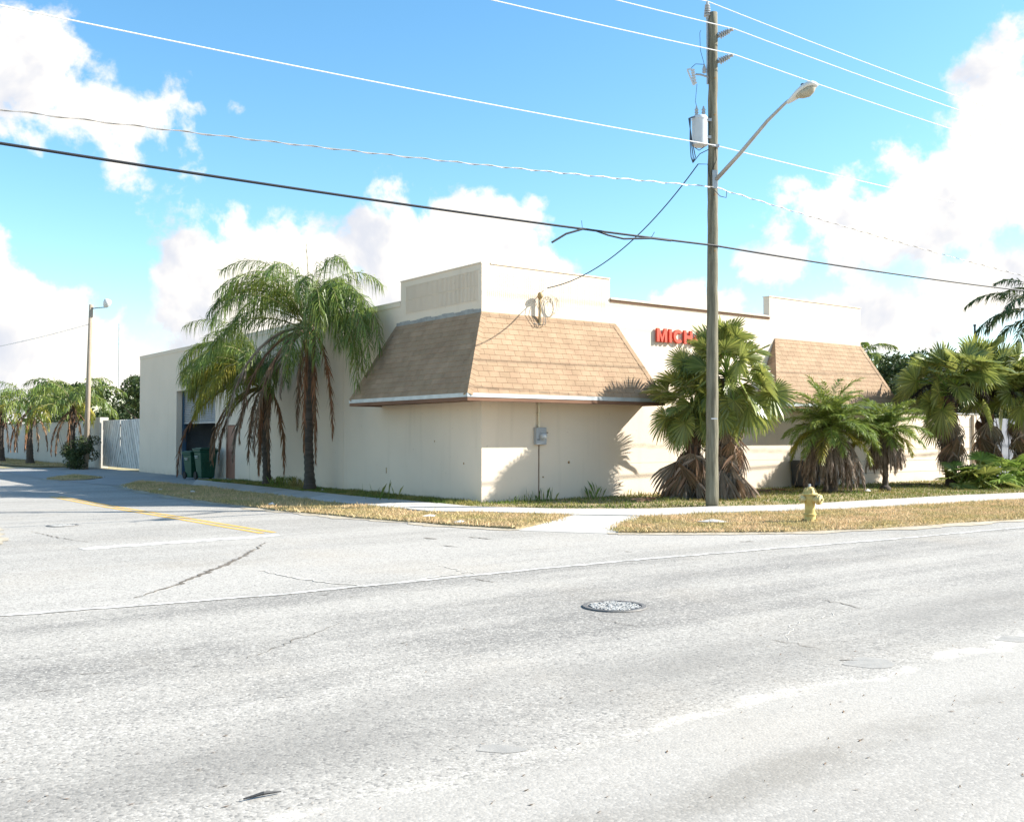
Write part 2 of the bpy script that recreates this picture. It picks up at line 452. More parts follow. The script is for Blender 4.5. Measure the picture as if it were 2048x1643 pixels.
# plants
M['queen'] = mat('queen palm leaflets', (.115, .195, .040), (.185, .225, .040), 1.1, .42, island=.40, trans=.35, spec=.45)
M['queen_y'] = mat('yellowing palm leaflets', (.30, .26, .030), (.15, .19, .030), 1.2, .5, island=.3, trans=.3)
M['rachis'] = mat('palm rachis', (.30, .27, .12), (.24, .22, .10), 3, .6)
M['dead'] = mat('dead palm leaf', (.24, .15, .085), (.14, .092, .058), 2.2, .9, island=.35, trans=.12)
M['dead_red'] = mat('red brown dead frond', (.24, .115, .052), (.16, .08, .04), 3, .85, island=.3)
M['dead_grey'] = mat('grey dead palm leaf', (.30, .24, .185), (.17, .13, .095), 2.5, .9, island=.4, trans=.12)
M['trunk'] = mat('palm trunk bark', (.10, .082, .066), (.055, .045, .037), 3, .92, bump=.012, bscale=10, stretch=(1, 1, 5))
M['boots'] = mat('palm boots', (.145, .085, .052), (.075, .046, .031), 6, .9, island=.35)
M['fan'] = mat('fan palm leaf', (.165, .215, .048), (.245, .27, .070), 1.5, .36, island=.35, trans=.30, spec=.55)
M['fan_young'] = mat('bright young fan leaf', (.18, .29, .05), (.23, .31, .07), 1.5, .42, island=.3, trans=.35)
M['date'] = mat('date palm leaflets', (.150, .235, .044), (.215, .265, .052), 1.3, .42, island=.38, trans=.3, spec=.4)
M['leaf_dark'] = mat('dark tree leaf', (.030, .058, .018), (.055, .085, .022), .8, .6, island=.5, trans=.15)
M['leaf_bush'] = mat('bush leaf', (.060, .085, .024), (.035, .055, .018), 1.5, .6, island=.5, trans=.15)
M['royal'] = mat('royal palm leaflets', (.040, .075, .022), (.055, .09, .026), .8, .5, island=.4, trans=.2)
M['fruit'] = mat('dark fruit stalks', (.035, .028, .020), (.06, .045, .03), 8, .9, island=.4)

# ------------------------------------------------------------------ ground, roads, pavements
def sheet(name, pts, z, m, kind='structure', parent=None, thick=0.0, jitter=0.0, step=.35):
    P = [np.array(p[:2], float) for p in pts]
    if jitter:
        Q = []
        for i, a in enumerate(P):
            b = P[(i+1) % len(P)]; n = max(1, int(np.linalg.norm(b-a)/step))
            nn = np.array([-(b-a)[1], (b-a)[0]])/(np.linalg.norm(b-a)+1e-9)
            for k in range(n):
                q = a + (b-a)*k/n; w = q[0]*1.7+q[1]*2.3
                Q.append(q + nn*jitter*(1.1*math.sin(w)+.8*math.sin(w*2.7+1)+.5*math.sin(w*6.1+2)) + RNG.normal(0, jitter*.25, 2))
        P = Q
    mb = MB()
    if thick:
        mb.prism([(p[0], p[1], z) for p in P], (0, 0, -thick))
    else:
        mb.add([(p[0], p[1], z) for p in P], [tuple(range(len(P)))])
    me_o = obj(name, mb, m, parent)
    if kind: me_o['kind'] = kind
    return me_o

ground = sheet('ground', [(-900, -900), (900, -900), (900, 900), (-900, 900)], -.05, M['ground'])
main_road = sheet('main_road', [(-200, -32), (200, -32), (200, -12.6), (22, -11.0), (6, -9), (-2, -6), (-12, -6), (-14, -5.5), (-60, -5.5), (-200, -5.5)], 0.0, M['road'])
# side street with the flared mouth, ends against the travelled lane at the edge line
eA = [G(u, v) for u, v in ((-400, 1262), (0, 1231), (300, 1209), (560, 1188), (750, 1170), (1000, 1145), (1300, 1117), (1500, 1101), (1760, 1080), (2048, 1054))]
side_street = sheet('side_street', [(-22, eA[0][1]+.02)] + [(p[0], p[1]) for p in eA] + [(14, -12), (60, -13), (60, -7), (0, -3), (-4.4, 1), (-4.2, 14), (-4.2, 110), (-10.7, 110), (-10.7, -.5), (-11.3, -3.4), (-13, -5.2), (-22, -5.6)],
                    .002, M['side'])

# concrete apron before the garage door and the gate
apron = sheet('driveway_apron', [(-.06, 15.4), (-.06, 36), (-5.0, 36.5), (-5.3, 26), (-5.2, 20), (-4.6, 14.9), (-2.0, 13.6), (-1.2, 14.6)], .012, M['apron'], jitter=.04)

# sand margins where the turf frays into the road, then turf sheets
def poly_px(L): return [G(u, v) for u, v in L]
verge_main = poly_px([(1231, 1062), (1279, 1038), (1399, 1031), (1606, 1026), (1718, 1020), (2048, 1000), (2500, 978), (2500, 1010), (2048, 1039), (1904, 1047), (1738, 1058), (1573, 1065), (1400, 1066), (1236, 1066)])
verge_corner = poly_px([(250, 972), (280, 964), (393, 974), (530, 991), (649, 1007), (737, 1016), (853, 1028), (993, 1029), (1140, 1033), (1106, 1045), (1034, 1058), (907, 1051), (771, 1041), (668, 1031), (581, 1024), (376, 998), (273, 980)])
strip_side = [(-.03, 15.2), (-.03, .0), (-.6, -.5)] + poly_px([(942, 1016), (880, 1010), (819, 1004), (764, 1002), (702, 994), (600, 985), (574, 980), (393, 961)])
strip_front = [(-.03, 0), (-.6, -.5)] + poly_px([(942, 1016), (1113, 1021), (1300, 1021), (1436, 1016), (1597, 1012), (1780, 1001), (2048, 988), (2500, 968)]) + [(40, .4), (24, -.02), (0, -.03)]
patch_left = poly_px([(92, 958), (120, 954), (148, 950), (180, 953), (207, 956), (170, 960), (125, 961)])
verge_wall = [(-.02, 37), (-.02, 100), (-2.6, 100), (-2.8, 44), (-2.2, 39)]
verge_west = [(-10.8, 100), (-10.8, 1.5), (-11.0, -.8), (-11.6, -2.2), (-12.6, -3.1), (-16, -3.6), (-60, -4), (-60, 100)]
def grow(P, d):
    c = np.mean(np.array(P), 0); out = []
    for i, p in enumerate(P):
        a = np.array(P[i-1]); b = np.array(P[(i+1) % len(P)]); t = b - a; t /= np.linalg.norm(t)
        out.append(np.array(p) + d*np.array([t[1], -t[0]])*GS(P))
    return out
def GS(P):
    A = 0
    for i, p in enumerate(P):
        q = P[(i+1) % len(P)]; A += p[0]*q[1]-q[0]*p[1]
    return 1 if A > 0 else -1
for nm, P, w in (('sand_margin', verge_main, .38), ('sand_margin', verge_corner, .30), ('sand_margin', patch_left, .2)):
    sheet(nm, grow(P, w), .0098, M['sand'], jitter=.09, step=.12)
sheet('sand_margin', [(-10.5, 60), (-10.5, 3), (-10.55, -.9), (-11.0, -2.9), (-12.3, -4.3), (-16, -4.9), (-60, -5), (-60, 60)], .0094, M['sand'], jitter=.06, step=.2)
for P in (verge_main, verge_corner, strip_side, strip_front, patch_left, verge_wall, verge_west):
    sheet('grass_verge', P, .045, M['soil'], jitter=.035, thick=.05)
sheet('grass_verge', [(16, 1), (24, 1), (60, 2), (60, 60), (16, 60)], .02, M['soil'])

# sidewalk of poured slabs with open joints
walk = tag(bpy.data.objects.new('sidewalk', None), kind='structure'); COL.objects.link(walk)
pairs = [((393, 962), (383, 973)), ((574, 981), (530, 990)), ((702, 995), (658, 1007)), ((819, 1005), (748, 1016)), ((942, 1017), (862, 1027)),
         ((1113, 1022), (1000, 1029)), ((1300, 1022), (1150, 1034)), ((1436, 1017), (1285, 1036)), ((1597, 1013), (1430, 1029)), ((1780, 1002), (1640, 1024)),
         ((1920, 994), (1760, 1016)), ((2048, 989), (1900, 1008)), ((2210, 981), (2048, 999)), ((2520, 967), (2450, 981))]
A = [np.array(G(*p[0])) for p in pairs]; B = [np.array(G(*p[1])) for p in pairs]
lines = []
for i in range(len(pairs)-1):
    ln = .5*(np.linalg.norm(A[i+1]-A[i]) + np.linalg.norm(B[i+1]-B[i])); n = max(1, round(ln/1.5))
    for k in range(n): lines.append((A[i]+(A[i+1]-A[i])*k/n, B[i]+(B[i+1]-B[i])*k/n))
lines.append((A[-1], B[-1]))
def slab(q, z=.06, th=.1, parent=walk):
    c = np.mean(q, 0); mb = MB()
    q = [p + (c-p)/np.linalg.norm(c-p)*.012 for p in q]
    dz = RNG.normal(0, .003)
    mb.hexa([(p[0], p[1], z-th+dz) for p in q] + [(p[0], p[1], z+dz) for p in q])
    return obj('paving_slab', mb, M['concrete'], parent)
for i in range(len(lines)-1):
    slab([lines[i][1], lines[i+1][1], lines[i+1][0], lines[i][0]])
# curb ramp slabs
R0, R1, R2, R3 = [np.array(G(*p)) for p in ((1146, 1035), (1282, 1037.5), (1233, 1068), (1036, 1061))]
for k in range(2):
    a, b = k/2, (k+1)/2
    mb = MB(); z0, z1 = .058-.025*k, .058-.025*(k+1)
    L0, L1 = R0+(R3-R0)*a, R0+(R3-R0)*b; Q0, Q1 = R1+(R2-R1)*a, R1+(R2-R1)*b
    L1 = L1 + (L0-L1)*.012; Q1 = Q1 + (Q0-Q1)*.012
    mb.hexa([(L1[0], L1[1], -.04), (Q1[0], Q1[1], -.04), (Q0[0], Q0[1], -.04), (L0[0], L0[1], -.04),
             (L1[0], L1[1], z1), (Q1[0], Q1[1], z1), (Q0[0], Q0[1], z0), (L0[0], L0[1], z0)])
    obj('paving_slab', mb, M['concrete'], walk)

# painted markings and cracks belong to the roads
def ribbon(pts, w, z, jit=0.0, wj=0.0):
    mb = MB(); P = [np.array(p, float) for p in pts]; V = []
    for i, p in enumerate(P):
        t = P[min(i+1, len(P)-1)] - P[max(i-1, 0)]; t /= np.linalg.norm(t); n = np.array([-t[1], t[0]])
        c = p + n*RNG.normal(0, jit) if jit else p
        ww = (w[i] if isinstance(w, (list, tuple)) else w) * (1 + (RNG.uniform(-wj, wj) if wj else 0))
        V += [(*(c+n*ww/2), z), (*(c-n*ww/2), z)]
    mb.add(V, [(2*i, 2*i+1, 2*i+3, 2*i+2) for i in range(len(P)-1)])
    return mb
def dense(pts, step):
    out = []
    for a, b in zip(pts[:-1], pts[1:]):
        a, b = np.array(a, float), np.array(b, float); n = max(1, int(np.linalg.norm(b-a)/step))
        out += [a+(b-a)*k/n for k in range(n)]
    return out + [np.array(pts[-1], float)]
yl = [(-7.52, 9.6), (-7.42, 5), (-7.2, 1), (-6.98, -3.6)]
for dx in (-.11, .11):
    obj('lane_marking', ribbon(dense([(x+dx, y) for x, y in yl], .5), .11, .0062, 0, .06), M['yellow'], side_street)
obj('lane_marking', ribbon(dense([(-10.15, -4.25), (-7.0, -4.1)], .3), .33, .0062, 0, .05), M['white_paint'], side_street)
obj('lane_marking', ribbon(dense([(p[0], p[1]) for p in eA[1:]], .25), .085, .0062, .012, .25), M['white_paint'], main_road)
obj('lane_marking', ribbon(dense([eA[0], eA[1]], .25), .10, .0062, .01, .25), M['white_paint'], main_road)
def crack(pxs, w, m=None, parent=main_road, step=.06, jit=.02):
    P = dense([G(u, v) for u, v in pxs], step); n = len(P)
    ws = [w*(.25+.75*math.sin(math.pi*min(1, (i+1)/n*1.02))) for i in range(n)]
    obj('crack', ribbon(P, ws, .004 if parent is main_road else .0078, jit, .5), m or M['crack'], parent)
crack([(270, 1196), (300, 1186), (350, 1170), (400, 1150), (450, 1130), (500, 1105), (530, 1085)], .055, parent=side_street)
crack([(480, 1320), (560, 1290), (640, 1262), (690, 1240)], .009)
crack([(1090+100, 1238), (1270, 1252), (1330, 1247)], .008)
crack([(1640, 1200), (1690, 1207), (1727, 1217)], .018)
crack([(1700, 1220), (1640, 1235), (1590, 1248), (1572, 1262), (1580, 1280)], .012, M['pale_crack'])
crack([(1545, 1279), (1600, 1290), (1645, 1296)], .012)
crack([(765, 1168), (830, 1160), (900, 1150), (945, 1143)], .05, M['pale_crack'], side_street)
crack([(520, 1140), (600, 1158), (680, 1168), (760, 1172)], .05, M['pale_crack'], side_street)
crack([(870, 1130), (910, 1138), (960, 1150)], .025, M['pale_crack'], side_street)
crack([(950, 1157), (975, 1162), (995, 1165)], .02)
crack([(60, 1062), (100, 1072), (150, 1081), (185, 1085)], .02, parent=side_street)
crack([(850, 1076), (872, 1078)], .10, parent=side_street)
crack([(935, 1074), (985, 1078)], .05, parent=side_street)
crack([(880, 1091), (920, 1094)], .04, parent=side_street)
crack([(1250, 1103), (1263, 1104)], .05, parent=side_street)
crack([(1480, 1083), (1510, 1083)], .05, parent=side_street)
for (u, v, w) in ((160, 1347, 70), (390, 1332, 14), (75, 1382, 40), (1085, 1316, 16), (555, 1396, 24), (800, 1286, 14), (360, 1300, 22), (1680, 1320, 30), (1720, 1480, 12), (640, 1190, 20), (700, 1195, 14)):
    crack([(u, v), (u+w*.5, v-1), (u+w, v-2)], .012)
# smooth tar patches on the lane
for (u, v, ru, rv) in ((1740, 1325, 50, 11), (2030, 1277, 40, 6), (1000, 1497, 50, 8)):
    pts = [G(u+ru*math.cos(a)*(1+.18*math.sin(3*a+u)), v+rv*math.sin(a)*(1+.2*math.sin(2*a))) for a in np.linspace(0, 2*math.pi, 18)[:-1]]
    sheet('tar_patch', pts, .0022, M['tar'], kind=None, parent=main_road)

# ------------------------------------------------------------------ grass
def in_poly(P, pts):
    x, y = pts[:, 0], pts[:, 1]; ins = np.zeros(len(pts), bool); n = len(P)
    for i in range(n):
        x0, y0 = P[i]; x1, y1 = P[(i+1) % n]
        c = ((y0 > y) != (y1 > y)) & (x < (x1-x0)*(y-y0)/(y1-y0+1e-12)+x0)
        ins ^= c
    return ins
def blades(polys, h0, h1, m, z=.04, w=.012):
    pos = []
    for P, n in polys:
        P = np.array([p[:2] for p in P]); lo, hi = P.min(0), P.max(0); got = []
        tot = 0
        while tot < n:
            q = RNG.uniform(lo, hi, (n*2, 2)); q = q[in_poly(P, q)]
            if len(q) == 0: break
            got.append(q); tot += len(q)
        q = np.concatenate(got)[:n]
        pos.append(q + RNG.normal(0, .05, q.shape))
    q = np.concatenate(pos); n = len(q)
    clump = .5 + .5*np.sin(q[:, 0]*2.3+np.sin(q[:, 1]*1.7)*2)*np.sin(q[:, 1]*2.9+np.sin(q[:, 0]*1.1)*2)
    h = RNG.uniform(h0, h1, n)*(.55+.75*clump); a = RNG.uniform(0, 2*np.pi, n); ln = RNG.uniform(.1, 1.1, n)*h; a2 = RNG.uniform(0, 2*np.pi, n)
    V = np.zeros((n, 3, 3))
    V[:, 0, :2] = q + np.stack([np.cos(a), np.sin(a)], 1)*w; V[:, 1, :2] = q - np.stack([np.cos(a), np.sin(a)], 1)*w
    V[:, 2, :2] = q + np.stack([np.cos(a2), np.sin(a2)], 1)*ln[:, None]
    V[:, :2, 2] = z; V[:, 2, 2] = z + h
    me = bpy.data.meshes.new('grass'); me.vertices.add(3*n); me.vertices.foreach_set('co', V.ravel())
    me.loops.add(3*n); me.loops.foreach_set('vertex_index', np.arange(3*n, dtype=np.int32))
    me.polygons.add(n); me.polygons.foreach_set('loop_start', np.arange(0, 3*n, 3, dtype=np.int32))
    me.polygons.foreach_set('loop_total', np.full(n, 3, dtype=np.int32))
    me.materials.append(m); me.update(); me.validate()
    o = bpy.data.objects.new('grass', me); COL.objects.link(o); return o
east = poly_px([(1231, 1062), (1279, 1038), (1606, 1026), (1718, 1020), (2100, 998), (2100, 1036), (1904, 1046), (1738, 1057), (1573, 1064), (1236, 1065)])
front_near = [p for p in strip_front[:-3]] + [(24, -.1), (0, -.1)]
o = blades([(east, 42000), (verge_corner, 36000), (patch_left, 2500), ([tuple(p) for p in grow(verge_main[:3]+verge_main[8:], .16)], 9000), ([tuple(p) for p in grow(verge_corner, .16)], 9000)], .02, .065, M['grass_dry'])
tag(o, 'short dry straw coloured grass on the verges beside the kerb', 'grass', kind='stuff')
o = blades([(verge_main, 2600), (verge_corner, 1800)], .06, .13, M['grass_dry'])
tag(o, 'scattered taller dry tufts standing out of the clipped verge grass', 'grass', kind='stuff')
far_verge = poly_px([(2080, 1000), (2500, 978), (2500, 1012), (2080, 1037)])
o = blades([(far_verge, 9000)], .03, .08, M['grass_dry'])
tag(o, 'dry verge grass continuing beyond the right hand palms', 'grass', kind='stuff')
o = blades([(strip_front, 42000), (strip_side, 15000)], .03, .10, M['grass_green'])
tag(o, 'patchy green and yellow grass strip along the foot of the building', 'grass', kind='stuff')
westc = [(-10.9, 12), (-10.9, 1.5), (-11.1, -.8), (-11.7, -2.2), (-13, -3.0), (-16, -3.2), (-16, 12)]
o = blades([(westc, 22000), ([(-.1, 37), (-.1, 62), (-2.6, 62), (-2.6, 44), (-2.2, 39)], 9000)], .04, .14, M['grass_dry'])
tag(o, 'dry grass on the far side of the side street and along the white wall', 'grass', kind='stuff')
# tall weeds at foot of walls
mb = MB()
for (x, y, n, hh) in ((-.35, 9.8, 70, .32), (-.3, 11.4, 80, .30), (-.3, 10.6, 80, .34), (1.6, -.25, 26, .35), (1.0, -.35, 26, .2), (3.5, -.2, 14, .45), (-1.4, 2.2, 5, .5), (-1.0, 3.3, 4, .42), (5, -.3, 30, .2), (8.5, -.4, 40, .22), (14, -.4, 40, .2), (12.6, -.5, 40, .2)):
    for k in range(n):
        px, py = x+RNG.normal(0, .25), y+RNG.normal(0, .25); px = min(px, -.08) if x < 0 else px
        if x >= 0: py = min(py, -.08)
        h = hh*RNG.uniform(.5, 1.1); a = RNG.uniform(0, 6.28); l = h*RNG.uniform(.1, .6); t = RNG.uniform(0, 6.28)
        c, s_ = math.cos(t)*.009, math.sin(t)*.009
        mb.add([(px-c, py-s_, .03), (px+c, py+s_, .03), (px+c+math.cos(a)*l*.4, py+s_+math.sin(a)*l*.4, .03+h*.7), (px+math.cos(a)*l, py+math.sin(a)*l, .03+h)], [(0, 1, 2), (0, 2, 3)])
tag(obj('weeds', mb, M['grass_green']), 'taller green weeds at the foot of the cream walls', 'weeds', kind='stuff')

# ------------------------------------------------------------------ the building
B0 = (0, 0, 0)
bld = thing('commercial_building', 'cream one storey corner building with tan shingled mansard canopies and stepped parapet', 'building', B0)
HL, HR, HR2 = 5.31, 5.86, 5.95
W_, D_ = 15.6, 27.56

def wall_grid(us, zs, solid, depth, place, th, m, name):
    """wall face cut into cells; solid(i,j) True = wall, depth(i,j) = recess of a shallow joint"""
    mb = MB()
    nu, nz = len(us)-1, len(zs)-1
    dep = [[None]*nz for _ in range(nu)]
    for i in range(nu):
        for j in range(nz):
            u, z = .5*(us[i]+us[i+1]), .5*(zs[j]+zs[j+1])
            dep[i][j] = depth(u, z) if solid(u, z) else None
    def D(i, j):
        if i < 0 or j < 0 or i >= nu or j >= nz: return None
        return dep[i][j]
    for i in range(nu):
        for j in range(nz):
            d = dep[i][j]
            if d is None: continue
            a, b, c, e = us[i], us[i+1], zs[j], zs[j+1]
            mb.add([place(a, d, c), place(b, d, c), place(b, d, e), place(a, d, e)], [(0, 1, 2, 3)])
            mb.add([place(a, th, c), place(b, th, c), place(b, th, e), place(a, th, e)], [(3, 2, 1, 0)])
            for (di, dj, p, q) in ((-1, 0, (a, c), (a, e)), (1, 0, (b, e), (b, c)), (0, -1, (b, c), (a, c)), (0, 1, (a, e), (b, e))):
                n = D(i+di, j+dj); lim = th if n is None else n
                if lim > d + 1e-6:
                    mb.add([place(p[0], d, p[1]), place(q[0], d, q[1]), place(q[0], lim, q[1]), place(p[0], lim, p[1])], [(0, 1, 2, 3)])
    return obj(name, mb, m, bld)

GD = (17.85, 22.4, 0, 3.55)           # garage opening
DR = (15.80, 16.72, 0, 2.07)          # personnel door
VENT = [(20.35 + .36*c, 20.35 + .36*c + .24, 3.98 + .15*r, 3.98 + .15*r + .075) for c in range(5) for r in range(4)]
JZ = (2.55, 2.562)
holes = [GD, DR] + VENT
ys = sorted(set([0, 3.85, D_, 7.2, 7.214, 14.4, 14.414] + [h[0] for h in holes] + [h[1] for h in holes]))
zs = sorted(set([0, JZ[0], JZ[1], HL, HR] + [h[2] for h in holes] + [h[3] for h in holes]))
def sol(u, z):
    if z > HL and u > 3.85: return False
    return not any(h[0] < u < h[1] and h[2] < z < h[3] for h in holes)
def dep(u, z): return .012 if (JZ[0] < z < JZ[1] and u > 5) or (7.2 < u < 7.214) or (14.4 < u < 14.414) else 0.0
wall_grid(ys, zs, sol, dep, lambda u, d, z: (d, u, z), .24, M['wall'], 'wall')
xs = [0.24, 4.2, 10.85, W_, 5.9, 5.912]; xs = sorted(xs); zf = [0, .92, .928, HL, HR, HR2]
def solf(u, z):
    if u < 4.2: return z < HR
    if u < 10.85: return z < HL
    return True
wall_grid(xs, zf, solf, lambda u, z: .010 if (.92 < z < .928 and u > 4.2) else 0.0, lambda u, d, z: (u, d, z), .24, M['wall'], 'wall')
mb = MB(); mb.box(W_-.24, W_, .24, D_, 0, HL); mb.box(.24, W_-.24, D_-.24, D_, 0, HL); mb.box(W_-.24, W_, .24, 4.2, HL, HR2)
mb.box(.24, 4.2, 3.61, 3.85, HL-.02, HR); mb.box(4.2-.24, 4.2, .24, 3.61, HL-.02, HR)
obj('wall', mb, M['wall'], bld)
mb = MB(); mb.box(.24, W_-.24, .24, D_-.24, 4.72, 4.9); obj('roof_slab', mb, M['roof'], bld)
# coping on the parapets, proud of the wall
mb = MB(); mb.box(4.21, 10.84, -.05, .29, HL, HL+.055); bevel(obj('coping', mb, M['wall'], bld), .008)
mb = MB(); mb.box(4.21, 10.84, -.02, -.001, HL-.06, HL-.002); obj('coping', mb, M['soffit'], bld)  # dark brown strip standing in for the shadow line under the coping
mb = MB(); mb.box(-.022, .26, 3.86, D_, HL, HL+.04); mb.box(-.018, -.001, 3.86, D_, HL-.11, HL-.002); obj('coping', mb, M['wall'], bld)
mb = MB(); mb.box(-.02, .26, .0, 3.85, HR, HR+.03); mb.box(.26, 4.2, -.02, .26, HR, HR+.03); obj('coping', mb, M['wall'], bld)
mb = MB(); mb.box(10.83, W_+.02, -.02, .26, HR2, HR2+.03); obj('coping', mb, M['wall'], bld)
# ribbed block panels on the corner parapet
mb = MB(); k = 0; y = .18
while y < 3.55:
    for z0, z1 in ((4.98, 5.32), (5.345, 5.69)): mb.box(-.014, -.001, y, y+.03, z0, z1)
    y += .06
y = .12
for z0, z1 in ((4.955, 4.968), (5.328, 5.338), (5.70, 5.712)): mb.box(-.009, -.001, .12, 3.62, z0, z1)
tag(obj('rib_panel', mb, M['wall'], bld), kind='stuff')
mb = MB(); x = .18
while x < 4.05:
    for z0, z1 in ((4.98, 5.32), (5.345, 5.69)): mb.box(x, x+.035, -.004, -.001, z0, z1)
    x += .06
tag(obj('rib_panel', mb, M['wall'], bld), kind='stuff')

# mansard canopies -------------------------------------------------
ZT, ZB, OV = 4.68, 2.64, .86
SHINGLES = [0]
def face_shingles(P0, P1, Q1, Q0, parent, individual, stuff):
    """P0-P1 eave, Q0-Q1 top edge"""
    P0, P1, Q0, Q1 = [np.array(p, float) for p in (P0, P1, Q0, Q1)]
    e = P1-P0; Ls = np.linalg.norm(e); e /= Ls
    up = Q0-P0; up = up - e*np.dot(up, e); H = np.linalg.norm(up); up /= H
    n = np.cross(e, up)
    l0 = np.dot(Q0-P0, e); r0 = np.dot(Q1-P0, e)
    rows = 15; ex = H/rows; tw = .305
    def Lm(t): return l0*t/H
    def Rm(t): return Ls + (r0-Ls)*t/H
    full = None
    for r in range(rows):
        t0, t1 = r*ex, (r+1)*ex+.02
        if r == rows-1: t1 = H
        off = (r % 2)*tw/2 + random.uniform(-.015, .015)
        s = -tw*2+off
        while s < Ls+tw:
            a, b = s+.003, s+tw-.003; s += tw
            al, ah = max(a, Lm(t0)), max(a, Lm(t1)); bl, bh = min(b, Rm(t0)), min(b, Rm(t1))
            if bl-al < .02: continue
            if bh < ah: ah = bh = .5*(ah+bh)
            lo_t, hi_t = .012, .003
            q = [(al, t0), (bl, t0), (bh, t1), (ah, t1)]
            base = [P0+e*x+up*t+n*.001 for x, t in q]
            top = [P0+e*x+up*t+n*(lo_t if i < 2 else hi_t) for i, (x, t) in enumerate(q)]
            if individual and SHINGLES[0] < 300:
                SHINGLES[0] += 1
                m_ = MB(); m_.hexa(base+top); obj('shingle', m_, M['shingle'], parent)
            else: stuff.hexa(base+top)
def hip_caps(a, b, faces, stuff):
    """folded cap tabs along a hip; faces = (a point inside the face, its outward normal)"""
    a, b = np.array(a, float), np.array(b, float); d = b-a; L_ = np.linalg.norm(d); d /= L_
    k = int(L_/.14)
    up = sum(np.array(n) for c, n in faces); up = up/np.linalg.norm(up)
    for i in range(k):
        p = a+d*(i*.14); q = a+d*min(L_, i*.14+.17)
        for c, nn in faces:
            nn = np.array(nn); s = np.array(c)-a; s = s-d*np.dot(s, d); s = s-nn*np.dot(s, nn); s /= np.linalg.norm(s); w = .13
            stuff.add([p+up*.026, p+s*w+nn*.020, q+s*w+nn*.014, q+up*.018, p+up*.010, p+s*w+nn*.006], [(0, 1, 2, 3), (0, 4, 5, 1)])

